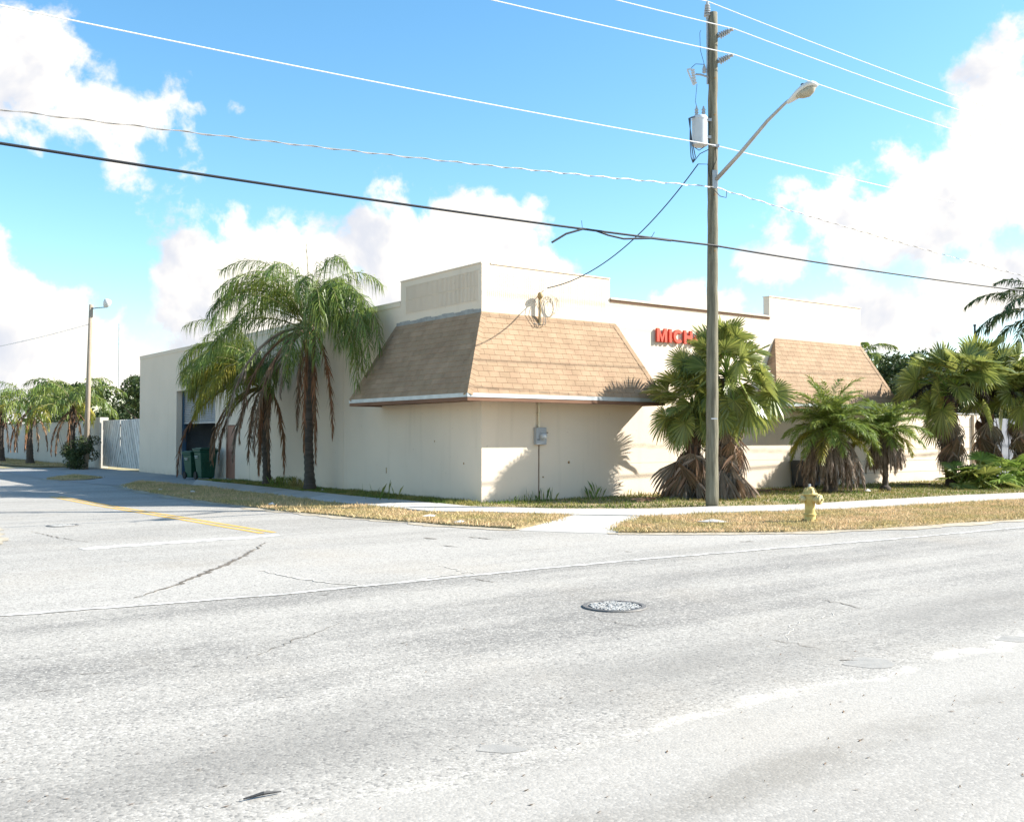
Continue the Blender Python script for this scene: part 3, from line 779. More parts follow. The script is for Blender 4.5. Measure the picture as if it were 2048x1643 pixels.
def mansard(x0t, x1t, x0b, x1b, corner, ylen_t, ylen_b, individual, nm='mansard_canopy'):
    """front slope plus return along the side at the corner ('left' = x0, 'right' = x1)"""
    par = MB()
    if corner == 'left':
        F = [(x0b, -OV, ZB), (x1b, -OV, ZB), (x1t, 0, ZT), (x0t, 0, ZT)]
        S = [(x0b, ylen_b, ZB), (x0b, -OV, ZB), (x0t, 0, ZT), (x0t, ylen_t, ZT)]
        wallx = x0t
    else:
        F = [(x0b, -OV, ZB), (x1b, -OV, ZB), (x1t, 0, ZT), (x0t, 0, ZT)]
        S = [(x1b, -OV, ZB), (x1b, ylen_b, ZB), (x1t, ylen_t, ZT), (x1t, 0, ZT)]
        wallx = x1t
    par.add(F, [(0, 1, 2, 3)]); par.add(S, [(0, 1, 2, 3)])
    if corner == 'left':
        par.add([(x1b, -OV, ZB), (x1b, -.002, ZB), (x1t, -.002, ZT)], [(0, 1, 2)])
        par.add([(x0b, ylen_b, ZB), (-.002, ylen_b, ZB), (-.002, ylen_t, ZT)], [(2, 1, 0)])
    else:
        par.add([(x0b, -OV, ZB), (x0b, -.002, ZB), (x0t, -.002, ZT)], [(2, 1, 0)])
    root = obj(nm, par, M['deck'], bld)
    st = MB()
    face_shingles(F[0], F[1], F[2], F[3], root, individual, st)
    face_shingles(S[0], S[1], S[2], S[3], root, False, st)
    if corner == 'left':
        face_shingles((x1b, -OV, ZB), (x1b, -.01, ZB), (x1t, -.01, ZT), (x1t, -.011, ZT), root, False, st)
        face_shingles((-.01, ylen_b, ZB), (x0b, ylen_b, ZB), (-.01, ylen_t, ZT), (-.012, ylen_t, ZT), root, False, st)
    else:
        face_shingles((x0b, -.01, ZB), (x0b, -OV, ZB), (x0t, -.01, ZT), (x0t, -.012, ZT), root, False, st)
    nf = np.cross(np.array(F[1])-F[0], np.array(F[3])-F[0]); nf = nf/np.linalg.norm(nf)
    ns = np.cross(np.array(S[1])-S[0], np.array(S[3])-S[0]); ns = ns/np.linalg.norm(ns)
    cf, cs_ = np.mean(np.array(F), 0), np.mean(np.array(S), 0)
    ne = np.array([1, 0, .5])/math.hypot(1, .5)
    if corner == 'left':
        hip_caps(F[0], F[3], ((cf, nf), (cs_, ns)), st)
        hip_caps(F[1], F[2], ((cf, nf), (np.array([x1b-.4, -.01, ZB+.4]), ne)), st)
        hip_caps(S[0], S[3], ((cs_, ns), (np.array([-.02, ylen_b-.3, ZB+.4]), np.array([0, .92, .38]))), st)
    else:
        hip_caps(F[1], F[2], ((cf, nf), (cs_, ns)), st)
        hip_caps(F[0], F[3], ((cf, nf), (np.array([x0b+.4, -.01, ZB+.4]), ne*np.array([-1, 1, 1]))), st)
    tag(obj('shingle', st, M['shingle'], root), kind='stuff')
    # drip edge, fascia, soffit
    d, f, s = MB(), MB(), MB()
    o1, o2 = .014, .004
    X0, X1 = (x0b, x1b)
    d.box(X0-o1, X1+o1, -OV-o1, -OV+.02, 2.555, 2.65); f.box(X0-o2, X1+o2, -OV-o2, -OV+.035, 2.47, 2.553)
    if corner == 'left':
        d.box(X0-o1, X0+.02, -OV+.022, ylen_b+o1, 2.555, 2.65); f.box(X0-o2, X0+.035, -OV+.037, ylen_b+o2, 2.47, 2.553)
        d.box(X1-.02, X1+o1, -OV+.022, -.003, 2.555, 2.65); f.box(X1-.035, X1+o2, -OV+.037, -.003, 2.47, 2.553)
        d.box(X0+.022, -.003, ylen_b-.02, ylen_b+o1, 2.555, 2.65); f.box(X0+.037, -.003, ylen_b-.035, ylen_b+o2, 2.47, 2.553)
        s.box(X0+.04, -.004, -OV+.04, ylen_b-.04, 2.50, 2.515); s.box(-.003, X1-.04, -OV+.04, -.004, 2.50, 2.515)
    else:
        d.box(X1-.02, X1+o1, -OV+.022, ylen_b, 2.555, 2.65); f.box(X1-.035, X1+o2, -OV+.037, ylen_b, 2.47, 2.553)
        d.box(X0-o1, X0+.02, -OV+.022, -.003, 2.555, 2.65); f.box(X0-o2, X0+.035, -OV+.037, -.003, 2.47, 2.553)
        s.box(W_+.004, X1-.04, -OV+.04, ylen_b-.04, 2.50, 2.515); s.box(X0+.04, W_+.003, -OV+.04, -.004, 2.50, 2.515)
    obj('drip_edge', d, M['drip'], root); obj('fascia', f, M['fascia'], root); obj('soffit', s, M['soffit'], root)
    g = MB()
    if corner == 'left':
        ya = np.linspace(0, ylen_t, 24)
        for a, b in zip(ya[:-1], ya[1:]):
            h = .05+.04*abs(math.sin(a*3.1))+.02*random.random()
            g.box(-.012, -.001, a, b-.0005, ZT-.02, ZT+h)
    if len(g.V): obj('flashing', g, M['flash'], root)
    return root
mansard(0, 4.38, -1.0, 5.4, 'left', 4.06, 4.9, True)
mansard(11.1, W_, 10.1, W_+1.0, 'right', 5, 5.6, False)

# odd fixings and stains left on the stucco
for (x, y, z, r) in ((2.75, 0, .98, .035), (1.9, 0, .62, .02), (4.55, 0, .35, .02)):
    mb = MB(); mb.lathe([(r, 0), (r, .012), (r*.4, .03)], (x, -.001, z), 8, (0, -1, 0)); obj('anchor', mb, M['rust'], bld)
for (y, z, h) in ((.75, .95, .05), (4.6, .62, .16), (2.1, 1.5, .04), (9.4, 1.3, .05)):
    mb = MB(); mb.box(-.010, -.001, y, y+.025, z, z+h); obj('anchor', mb, M['rust'], bld)
# garage opening: shutter, guides, room behind
sh = MB(); sh.box(.30, .34, GD[0]+.01, GD[1]-.01, 2.17, 2.23); sh.box(.36, .372, GD[0]+.01, GD[1]-.01, 2.2, 3.7)
shut = obj('roller_shutter', sh, M['slat'], bld)
z = 2.232; first = None
while z < 3.56:
    mb = MB(); y0, y1 = GD[0]+.01, GD[1]-.01
    pr = [(.345, z), (.318, z+.012), (.305, z+.036), (.318, z+.06), (.345, z+.070)]
    mb.prism([(x, y0, zz) for x, zz in pr], (0, y1-y0, 0))
    obj('slat', mb, M['slat'], shut); z += .074
mb = MB(); mb.box(.26, .40, GD[1]-.09, GD[1]-.002, 0, 3.5); mb.box(.26, .40, GD[0]+.002, GD[0]+.05, 0, 3.5); mb.box(.26, .4, GD[0]+.05, GD[1]-.09, 3.56, 3.7)
obj('door_guide', mb, M['blue_steel'], bld)
mb = MB()
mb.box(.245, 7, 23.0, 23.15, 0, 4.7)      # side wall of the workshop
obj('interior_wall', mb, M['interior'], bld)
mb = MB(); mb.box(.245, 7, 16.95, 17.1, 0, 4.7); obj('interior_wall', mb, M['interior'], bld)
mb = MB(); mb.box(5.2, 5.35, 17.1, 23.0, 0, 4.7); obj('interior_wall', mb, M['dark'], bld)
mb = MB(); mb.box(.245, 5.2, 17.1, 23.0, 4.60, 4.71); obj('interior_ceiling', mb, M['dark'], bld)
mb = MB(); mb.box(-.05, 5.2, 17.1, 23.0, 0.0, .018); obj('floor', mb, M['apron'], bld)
mb = MB(); mb.box(.06, .10, DR[0]+.02, DR[1]-.02, .03, DR[3]-.02)
dr = obj('door', mb, M['door'], bld)
mb = MB(); mb.tube([(.05, DR[0]+.1, 1.0), (.0, DR[0]+.1, 1.0), (.0, DR[0]+.2, 1.0)], .012); obj('handle', mb, M['metal'], dr)
mb = MB(); mb.box(.01, .2, DR[0]-.003, DR[0]+.018, 0, DR[3]-.001); mb.box(.01, .2, DR[1]-.018, DR[1]+.003, 0, DR[3]-.001); obj('door_frame', mb, M['door'], bld)
mb = MB(); mb.box(-.25, .0, DR[0]-.3, DR[1]+.1, 0.02, .075); obj('threshold', mb, M['concrete'], bld)
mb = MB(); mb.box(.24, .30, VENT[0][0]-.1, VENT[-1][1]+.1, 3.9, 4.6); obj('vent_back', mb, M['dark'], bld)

# ------------------------------------------------------------------ walls and gate beside the building
pw = thing('perimeter_wall', 'low cream block wall running right from the building behind the fan palms', 'wall', (15.6, 0, 0))
mb = MB(); mb.box(15.602, 23.2, .06, .26, 0, 2.46); obj('block_wall', mb, M['wall'], pw)
mb = MB(); mb.box(15.61, 23.25, .03, .29, 2.462, 2.52); obj('coping', mb, M['flash'], pw)
mb = MB(); mb.box(22.8, 23.2, -.05, .05, 0, 2.45); obj('pier', mb, M['wall'], pw)
for zc in (.4, .8, 1.2, 1.6, 2.0):
    mb = MB(); mb.box(15.65, 22.78, .053, .059, zc, zc+.012); obj('block_joint', mb, M['flash'], pw)
gg = thing('sheet_metal_gate', 'blue grey sheet metal gate at the end of the low cream wall', 'gate', (23.3, .1, 0))
mb = MB()
for i in range(14): mb.box(23.35+i*.3, 23.35+i*.3+.28, .10+(.03 if i % 2 else 0), .14+(.03 if i % 2 else 0), .1, 2.35)
obj('gate_panel', mb, M['grey_gate'], gg)
mb = MB(); mb.box(23.28, 23.34, .08, .2, 0, 2.5); mb.box(27.6, 27.7, .08, .2, 0, 2.5); obj('gate_post', mb, M['grey_gate'], gg)
pw2 = thing('perimeter_wall', 'weathered white garden wall behind the row of queen palms at left', 'wall', (0, 34, 0))
mb = MB(); mb.box(0, .2, 34.9, 110, 0, 2.44); obj('block_wall', mb, M['white_wall'], pw2)
mb = MB(); mb.box(-.03, .23, 34.9, 110, 2.442, 2.48); obj('coping', mb, M['white_wall'], pw2)
mb = MB(); mb.box(-.12, .32, 34.0, 34.88, 0, 2.62); bevel(obj('pier', mb, M['white_wall'], pw2), .02)

gt = thing('timber_gate', 'weathered white double gate of diagonal boards beside the building', 'gate', (0, 30.8, 0))
for k in range(2):
    y0, y1 = (27.62, 30.74) if k == 0 else (30.80, 33.92)
    mb = MB(); mb.box(.06, .10, y0, y1, .14, 2.44)
    leaf = obj('gate_leaf', mb, M['gate_back'], gt)
    # diagonal boards clipped to the leaf
    w, gap = .32, .075; sl = 1.75
    H0, H1 = .12, 2.46
    def clip(poly, y0, y1, z0, z1):
        def cl(P, f, g):
            out = []
            for i, a in enumerate(P):
                b = P[(i+1) % len(P)]
                fa, fb = f(a), f(b)
                if fa >= 0: out.append(a)
                if (fa >= 0) != (fb >= 0):
                    t = fa/(fa-fb); out.append((a[0]+(b[0]-a[0])*t, a[1]+(b[1]-a[1])*t))
            return out
        for f in (lambda p: p[0]-y0, lambda p: y1-p[0], lambda p: p[1]-z0, lambda p: z1-p[1]):
            poly = cl(poly, f, None)
            if not poly: return []
        return poly
    sgn = 1 if k == 0 else -1
    hw = w*math.sqrt(1+sl*sl)/sl
    c = -3.2
    while c < 5.5:
        ya = y0+c
        if sgn > 0: P = [(ya, H0), (ya+hw-gap, H0), (ya+hw-gap+(H1-H0)/sl*1, H1), (ya+(H1-H0)/sl, H1)]
        else: P = [(ya, H0), (ya+hw-gap, H0), (ya+hw-gap-(H1-H0)/sl, H1), (ya-(H1-H0)/sl, H1)]
        Q = clip(P, y0, y1, H0, H1+.0)
        if len(Q) >= 3:
            mb = MB(); xo = RNG.uniform(-.006, .006)
            mb.prism([(.025+xo, p[0], p[1]) for p in Q], (.03, 0, 0)); obj('plank', mb, M['gate'], leaf)
        c += hw

# ------------------------------------------------------------------ sign letters
sg = thing('sign_lettering', 'raised red capital letters fixed high on the cream wall above the palm', 'sign', (5.88, 0, 4.27))
LH, LT = .385, .07
def place_letter(polys, x0):
    mb = MB()
    for i, P in enumerate(polys):
        mb.prism([(x0+p[0], -LT-.03+.003*i, 4.272+p[1]) for p in P], (0, LT-.003*i, 0))
    o = obj('letter', mb, M['red'], sg); bevel(o, .006, 1)
    return o
s = .10
Mw = .40
place_letter([[(0, 0), (s, 0), (s, .22), (Mw/2-.03, 0), (Mw/2+.03, 0), (Mw-s, .22), (Mw-s, 0), (Mw, 0), (Mw, LH), (Mw-.1, LH), (Mw/2, .14), (.1, LH), (0, LH)]], 5.88)
place_letter([[(0, 0), (.105, 0), (.105, LH), (0, LH)]], 6.36)
cx, cz, ro, ri = .19, LH/2, LH/2+.005, LH/2-.095
arc = [(cx+ro*math.cos(a), cz+ro*math.sin(a)) for a in np.linspace(rad(42), rad(318), 18)] + [(cx+ri*math.cos(a), cz+ri*math.sin(a)) for a in np.linspace(rad(318), rad(42), 18)]
place_letter([arc], 6.54)
place_letter([[(0, 0), (.1, 0), (.1, .14), (.24, .14), (.24, 0), (.34, 0), (.34, LH), (.24, LH), (.24, .24), (.1, .24), (.1, LH), (0, LH)]], 6.96)
place_letter([[(0, 0), (.105, 0), (.225, LH), (.135, LH)], [(.31, 0), (.415, 0), (.28, LH), (.19, LH)], [(.1, .075), (.315, .075), (.29, .155), (.125, .155)]], 7.36)

# ------------------------------------------------------------------ electric meter, service mast
mt = thing('electric_meter', 'grey electric meter box on the cream front wall under the canopy', 'meter', (1.76, 0, 1.42))
mb = MB(); mb.box(1.60, 1.93, -.115, -.002, 1.44, 1.87); bevel(obj('meter_box', mb, M['meter'], mt), .012)
mb = MB(); mb.lathe([(.085, 0), (.095, .03), (.085, .07), (.06, .11)], (1.80, -.115, 1.66), 18, (0, -1, 0)); obj('dial', mb, M['glass'], mt, True)
mb = MB(); mb.lathe([(.11, 0), (.11, .02)], (1.80, -.117, 1.66), 18, (0, -1, 0)); obj('dial_ring', mb, M['metal'], mt)
mb = MB(); mb.tube([(1.73, -.055, 1.872), (1.73, -.055, 2.498)], .032, 8); obj('conduit', mb, M['conduit'], mt)
mb = MB(); mb.tube([(1.76, -.015, 1.43), (1.76, -.015, 1.3), (1.758, -.013, .3), (1.76, -.015, .03)], .012, 5); obj('ground_wire', mb, M['soffit'], mt)
mb = MB(); mb.box(1.95, 2.0, -.09, -.05, 1.73, 1.75); mb.box(1.62, 1.70, -.13, -.117, 1.56, 1.575); obj('latch', mb, M['black'], mt)
for zz in (2.2, 2.42):
    mb = MB(); mb.box(1.68, 1.78, -.09, -.001, zz, zz+.025); obj('strap', mb, M['conduit'], mt)

sm = thing('service_mast', 'tan weatherhead pipe with coiled wires on the white parapet above the canopy', 'service mast', (1.73, -.1, 4.5))
mb = MB(); mb.tube([(1.73, -.09, 4.45), (1.73, -.09, 5.16)], .036, 8); obj('pipe', mb, M['weatherhead'], sm)
mb = MB(); mb.lathe([(.06, 0), (.075, .04), (.06, .12), (.02, .16)], (1.72, -.11, 5.14), 12, (-.35, -.5, .8)); obj('weatherhead', mb, M['weatherhead'], sm, True)
mb = MB()
for k in range(3):
    r = .26-.03*k; mb.tube([(2.12+.06*k+r*.75*math.cos(a), -.05-.02*k, 5.0+r*math.sin(a)) for a in np.linspace(0, 2*math.pi, 20)], .010, 5)
obj('wire_coil', mb, M['conduit'], sm)
mb = MB()
for k in range(3):
    P = [(1.55+.14*k+.09*math.sin(t*3.1)*math.cos(k), -.1-.25*math.sin(t*math.pi/1.0)*.6, 5.1-.62*math.sin(t*math.pi*.5)-.1*math.sin(t*math.pi)) for t in np.linspace(0, 1.25, 14)]
    mb.tube(P, .009, 5)
obj('drip_loop', mb, M['flash'], sm)

# ------------------------------------------------------------------ palms
def arr_strips(P, D, L, W, sag, up=None, tipw=0.0):
    n = len(P)
    ref = np.tile(np.array([0, 0, 1.0]), (n, 1)) if up is None else up
    S = np.cross(D, ref); S /= np.linalg.norm(S, axis=1, keepdims=True)+1e-9
    rot = RNG.normal(0, .5, n)[:, None]; Nn = np.cross(S, D)
    S = S*np.cos(rot)+Nn*np.sin(rot)
    L = L[:, None]; W = W[:, None]; sag = sag[:, None]; g = np.array([0, 0, -1.0])
    p1 = P+D*L*.5+g*sag*L*.25; p2 = P+D*L*(1-.35*np.clip(sag, 0, 1))+g*sag*L
    V = np.stack([P+S*W*.35, P-S*W*.35, p1+S*W*.5, p1-S*W*.5, p2], 1).reshape(-1, 3)
    F = []
    for i in range(n):
        o = i*5; F += [(o, o+1, o+3, o+2), (o+2, o+3, o+4)]
    return V, F

def frond(parent, base, az, el, length, droop, mleaf, mrach, nl=52, ll=.55, lw=.032, sag=.55, plum=.45, start=.14, power=1.35, ang=(62, 28), rr=.022, name='frond', hangto=0.0, sway=0.0):
    az, el, droop = rad(az), rad(el), rad(droop)
    K = 15; s = np.linspace(0, 1, K); th = el-droop*s**power
    aa = az+sway*s**1.5
    T = np.stack([np.cos(th)*np.cos(aa), np.cos(th)*np.sin(aa), np.sin(th)], 1)
    P = np.zeros((K, 3)); P[0] = base
    for i in range(1, K): P[i] = P[i-1]+(T[i]+T[i-1])*.5*length/(K-1)
    mb = MB(); mb.tube(P, list(rr*(1-.88*s)), 4, True, 1)
    si = np.repeat(np.linspace(start, .995, nl), 2)+RNG.uniform(-.006, .006, nl*2); si = np.clip(si, start, 1)
    sd = np.tile([1, -1], nl).astype(float)
    Pi = np.stack([np.interp(si, s, P[:, k]) for k in range(3)], 1)
    Ti = np.stack([np.interp(si, s, T[:, k]) for k in range(3)], 1); Ti /= np.linalg.norm(Ti, axis=1, keepdims=True)
    Sv = np.stack([-np.sin(np.interp(si, s, aa)), np.cos(np.interp(si, s, aa)), np.zeros(len(si))], 1); Nv = np.cross(Ti, Sv)*-1
    Nv = np.cross(Sv, Ti)*-1
    f = (si-start)/(1-start)
    a = np.radians(ang[0]+(ang[1]-ang[0])*f+RNG.normal(0, 6, len(si)))
    D = Ti*np.cos(a)[:, None]+(Sv*sd[:, None])*np.sin(a)[:, None]+Nv*(RNG.normal(0, plum, len(si)))[:, None]
    D /= np.linalg.norm(D, axis=1, keepdims=True)
    Lf = ll*(np.clip(.45+2.2*f, 0, 1)*(1-.62*np.clip((f-.45)/.55, 0, 1)**1.4))*RNG.uniform(.8, 1.12, len(si))
    V, F = arr_strips(Pi, D, Lf, np.full(len(si), lw)*RNG.uniform(.7, 1.15, len(si)), np.full(len(si), sag)*RNG.uniform(.6, 1.4, len(si)))
    mb.add(V, F, 0)
    return obj(name, mb, [mleaf, mrach], parent)

def ringed_trunk(parent, pts, r0, r1, m, n=12, ring=.012, name='trunk'):
    P = dense3(pts, .09); k = len(P); R = []
    for i in range(k):
        t = i/(k-1); R.append((r0+(r1-r0)*min(1, t*1.6))*(1+(ring/r0 if i % 2 else -ring/r0*.5))*(1.35-.35*min(1, t*9)))
    mb = MB(); mb.tube(P, R, n); return obj(name, mb, m, parent, True)
def dense3(pts, step):
    out = []
    for a, b in zip(pts[:-1], pts[1:]):
        a, b = np.array(a, float), np.array(b, float); n = max(1, int(np.linalg.norm(b-a)/step))
        out += [a+(b-a)*k/n for k in range(n)]
    return out+[np.array(pts[-1], float)]

def boots(parent, base, z0, z1, r, n, m, h=.22, name='leaf_bases'):
    mb = MB()
    for i in range(n):
        a = i*2.4; z = z0+(z1-z0)*i/n
        for da in (0, math.pi):
            d = np.array([math.cos(a+da), math.sin(a+da), 0]); t = np.array([-d[1], d[0], 0])
            c = np.array([base[0], base[1], z])+d*r*.85; w = r*.42
            tip = c+d*(r*.35+RNG.uniform(0, .05))+_Z*h*RNG.uniform(.8, 1.2)
            mb.add([c-t*w, c+t*w, tip+t*w*.45, tip-t*w*.45, c-t*w+d*.03-_Z*.02, c+t*w+d*.03-_Z*.02], [(0, 1, 2, 3), (4, 5, 2, 3), (0, 3, 4), (1, 5, 2)])
    return obj(name, mb, m, parent)

# tall queen palm
QA = (-.75, 7.9, .04)
qa = thing('queen_palm', 'tall queen palm with arching crown standing nearest the shingled canopy', 'palm tree', QA, 'queen palms against the side wall')
ca = np.array([-.78, 7.9, 4.95])
ringed_trunk(qa, [QA, (-.80, 7.93, 1.5), (-.76, 7.87, 3.2), tuple(ca)], .145, .135, M['trunk'])
boots(qa, (ca[0], ca[1]), 4.2, 4.8, .14, 9, M['boots'], .30)
listA = [(165, 80, 3.6, 165, 0), (215, 78, 3.2, 130, 0), (140, 70, 3.5, 140, 0), (110, 76, 3.5, 120, 0), (150, 52, 3.5, 118, 1), (185, 46, 3.7, 120, 1),
         (128, 36, 3.4, 108, 0), (160, 24, 3.3, 98, 1), (-95, 78, 3.6, 150, 0), (-82, 64, 3.7, 145, 0), (-100, 48, 3.8, 140, 0), (-112, 34, 3.9, 128, 0),
         (-128, 16, 3.3, 98, 1), (-60, 82, 3.3, 130, 0), (30, 84, 3.2, 120, 0), (-100, 66, 4.0, 150, 0), (100, 62, 3.4, 130, 0), (120, 54, 3.5, 125, 0), (240, 66, 3.2, 140, 0), (265, 46, 3.6, 132, 0),
         (150, 64, 3.5, 132, 0), (175, 68, 3.6, 128, 0), (150, 84, 3.8, 125, 0), (-95, 86, 4.0, 130, 0), (-92, 38, 5.2, 128, 0), (-86, 50, 5.0, 138, 0), (-96, 24, 5.0, 114, 0), (-88, 62, 4.6, 150, 0), (-90, 30, 4.4, 120, 0), (-110, 56, 3.9, 140, 0), (-90, 36, 3.7, 128, 0)]
for az, el, ln, dr_, y in listA:
    frond(qa, ca+np.array([math.cos(rad(az)), math.sin(rad(az)), 0])*.10+_Z*RNG.uniform(-.1, .15), az, el, ln, dr_, M['queen_y'] if y == 2 else M['queen'], M['rachis'], nl=100, ll=.72, lw=.024, sag=.85, power=1.5 if az > 0 else 1.15)
frond(qa, ca, 100, 87, 2.5, 4, M['rachis'], M['rachis'], nl=10, ll=.3, lw=.015, sag=.0, ang=(8, 5), plum=.05, name='spear_leaf', rr=.028)
for az, el, ln, dr_, mm in ((-120, -20, 4.2, 70, 'dead_red'), (-95, -10, 3.9, 80, 'dead_red'), (150, -5, 4.2, 85, 'dead'), (195, -15, 4.4, 75, 'dead'), (170, 15, 4.5, 105, 'dead_grey'), (125, -20, 4.2, 68, 'dead_grey'), (230, -30, 3.3, 60, 'dead'), (205, 10, 2.6, 105, 'dead_grey'), (250, -30, 4.5, 58, 'dead_red'), (110, -15, 3.8, 74, 'dead')):
    frond(qa, ca-_Z*.15+np.array([math.cos(rad(az)), math.sin(rad(az)), 0])*.12, az, el+22, ln, dr_+22, M[mm], M[mm], nl=50, ll=.48, lw=.034, sag=.3, plum=.22, ang=(16, 7), power=.40, name='dead_frond', rr=.05)

QB = (-.7, 11.2, .04)
qb = thing('queen_palm', 'shorter queen palm with yellowing fronds beside the brown door', 'palm tree', QB, 'queen palms against the side wall')
cb = np.array([-.75, 11.25, 3.3])
ringed_trunk(qb, [QB, (-.76, 11.22, 1.5), tuple(cb)], .13, .12, M['trunk'])
boots(qb, (cb[0], cb[1]), 2.5, 3.45, .14, 14, M['boots'], .34)
listB = [(150, 78, 3.4, 135, 0), (135, 66, 3.4, 125, 0), (165, 60, 3.2, 128, 0), (120, 72, 3.4, 125, 0), (145, 50, 2.9, 122, 0), (175, 44, 2.9, 116, 2), (130, 42, 2.8, 115, 0), (155, 32, 2.7, 108, 2), (190, 68, 3.2, 140, 0),
         (115, 52, 3.3, 120, 0), (210, 46, 3.2, 125, 2), (168, 14, 2.7, 96, 2), (-95, 76, 3.4, 140, 0), (-100, 54, 3.2, 130, 0), (230, 68, 3.2, 145, 0), (-110, 36, 3.0, 115, 0), (100, 78, 3.6, 125, 0), (160, 70, 3.5, 140, 0), (142, 58, 3.5, 130, 0),
         (130, 56, 3.4, 118, 0), (155, 46, 2.9, 125, 0), (180, 56, 3.3, 130, 0), (200, 30, 3.3, 114, 2), (222, 30, 3.0, 116, 2), (-85, 62, 3.3, 128, 0), (150, 86, 3.8, 118, 0), (120, 84, 3.7, 122, 0)]
for az, el, ln, dr_, y in listB:
    frond(qb, cb+np.array([math.cos(rad(az)), math.sin(rad(az)), 0])*.1+_Z*RNG.uniform(-.1, .2), az, el, ln, dr_, M['queen_y'] if y == 2 else M['queen'], M['rachis'], nl=96, ll=.74, lw=.024, sag=.85, power=1.4)
for az, el, ln, dr_, mm in ((150, 35, 4.6, 125, 'dead_red'), (180, 0, 3.2, 88, 'dead'), (140, -5, 3.0, 85, 'dead'), (200, -15, 2.8, 75, 'dead_grey'), (-110, -5, 3.2, 85, 'dead'), (-95, 0, 3.5, 90, 'dead_red'), (240, -20, 2.8, 70, 'dead'), (-130, 5, 3.2, 95, 'dead'), (160, 5, 3.1, 94, 'dead'), (-120, -15, 3.3, 74, 'dead_red')):
    frond(qb, cb-_Z*.1+np.array([math.cos(rad(az)), math.sin(rad(az)), 0])*.1, az, el+15, ln, dr_+15, M[mm], M[mm], nl=50, ll=.46, lw=.034, sag=.3, plum=.2, ang=(15, 7), power=.48, name='dead_frond', rr=.045)

# row of queen palms by the white wall, far left
specs = [((-1.2, 34.9), 3.1, 'bushy queen palm next to the leaning grey lamp pole at far left', 3.0, 18),
         ((-1.7, 42.6), 3.2, 'middle queen palm before the white garden wall with yellow lower fronds', 3.3, 16),
         ((-2.0, 49.5), 3.1, 'queen palm at the left picture edge before the white garden wall', 3.4, 16)]
for (x, y), h, lab, ln, nf in specs:
    q = thing('queen_palm', lab, 'palm tree', (x, y, .04), 'queen palms by the white garden wall')
    c = np.array([x, y, h])
    ringed_trunk(q, [(x, y, .04), (x-.05, y, 1.5), tuple(c)], .2, .16, M['trunk'], 8)
    boots(q, (x, y), h-1.0, h+.1, .17, 8, M['boots'], .3)
    for i in range(nf):
        az = i*137.5+20; el = 80-62*(i/nf)
        frond(q, c, az, el, ln*RNG.uniform(.85, 1.08), 118-10*RNG.random(), M['queen_y'] if i > nf*.82 else M['queen'], M['rachis'], nl=40, ll=.65, lw=.05, sag=.75)
    for i in range(6):
        frond(q, c-_Z*.1, 130+i*38, -15, 2.6, 76, M['dead_red' if i % 2 else 'dead'], M['dead'], nl=24, ll=.4, lw=.05, sag=.3, plum=.2, ang=(16, 8), power=.5, name='dead_frond', rr=.04)

# pygmy date palms
def date_palm(x, y, zc, lab, nf, ln, skirt, sk_len, tr):
    q = thing('date_palm', lab, 'palm tree', (x, y, .04), 'small date palms along the front wall')
    c = np.array([x, y, zc])
    ringed_trunk(q, [(x, y, .03), (x+.03, y, zc*.5), tuple(c)], tr, tr*.9, M['trunk'], 10)
    boots(q, (x, y), zc*.5, zc, tr*1.1, 10, M['boots'], .12)
    for i in range(nf):
        az = i*137.5+13; el = 86-100*(i/nf)**1.1+RNG.normal(0, 5)
        frond(q, c+_Z*.02*i/nf, az, el, ln*RNG.uniform(.8, 1.12), 50+28*RNG.random(), M['queen_y'] if i > nf*.90 else M['date'], M['rachis'], nl=80, ll=.40, lw=.022, sag=.22, plum=.22, ang=(60, 26), start=.08, rr=.014)
    mbk = None
    for i in range(skirt):
        az = i*137.5; frond(q, c-_Z*.06+np.array([math.cos(rad(az)), math.sin(rad(az)), 0])*tr*.8, az, -12-20*RNG.random(), sk_len*RNG.uniform(.8, 1.1), 68, M['dead_grey'], M['dead_grey'], nl=34, ll=.30, lw=.024, sag=.3, plum=.25, ang=(16, 8), power=.42, name='dead_frond', rr=.014)
    return q
dA = date_palm(10.55, -2.35, 1.88, 'bushy date palm with thick grey skirt of dead fronds to the ground', 60, 1.62, 60, 1.75, .17)
dB = date_palm(12.35, -2.95, 1.80, 'slender date palm with thin bare trunk and coconut sized fruit, right of the bushier one', 38, 1.22, 34, 1.15, .085)
mb = MB(); mb.lathe([(.05, 0), (.16, .05), (.18, .12), (.1, .2)], (12.35, -2.95, .02), 10); obj('root_ball', mb, M['trunk'], dB, True)
dB['label'] = 'slender date palm with thin bare trunk, right of the bushier date palm'

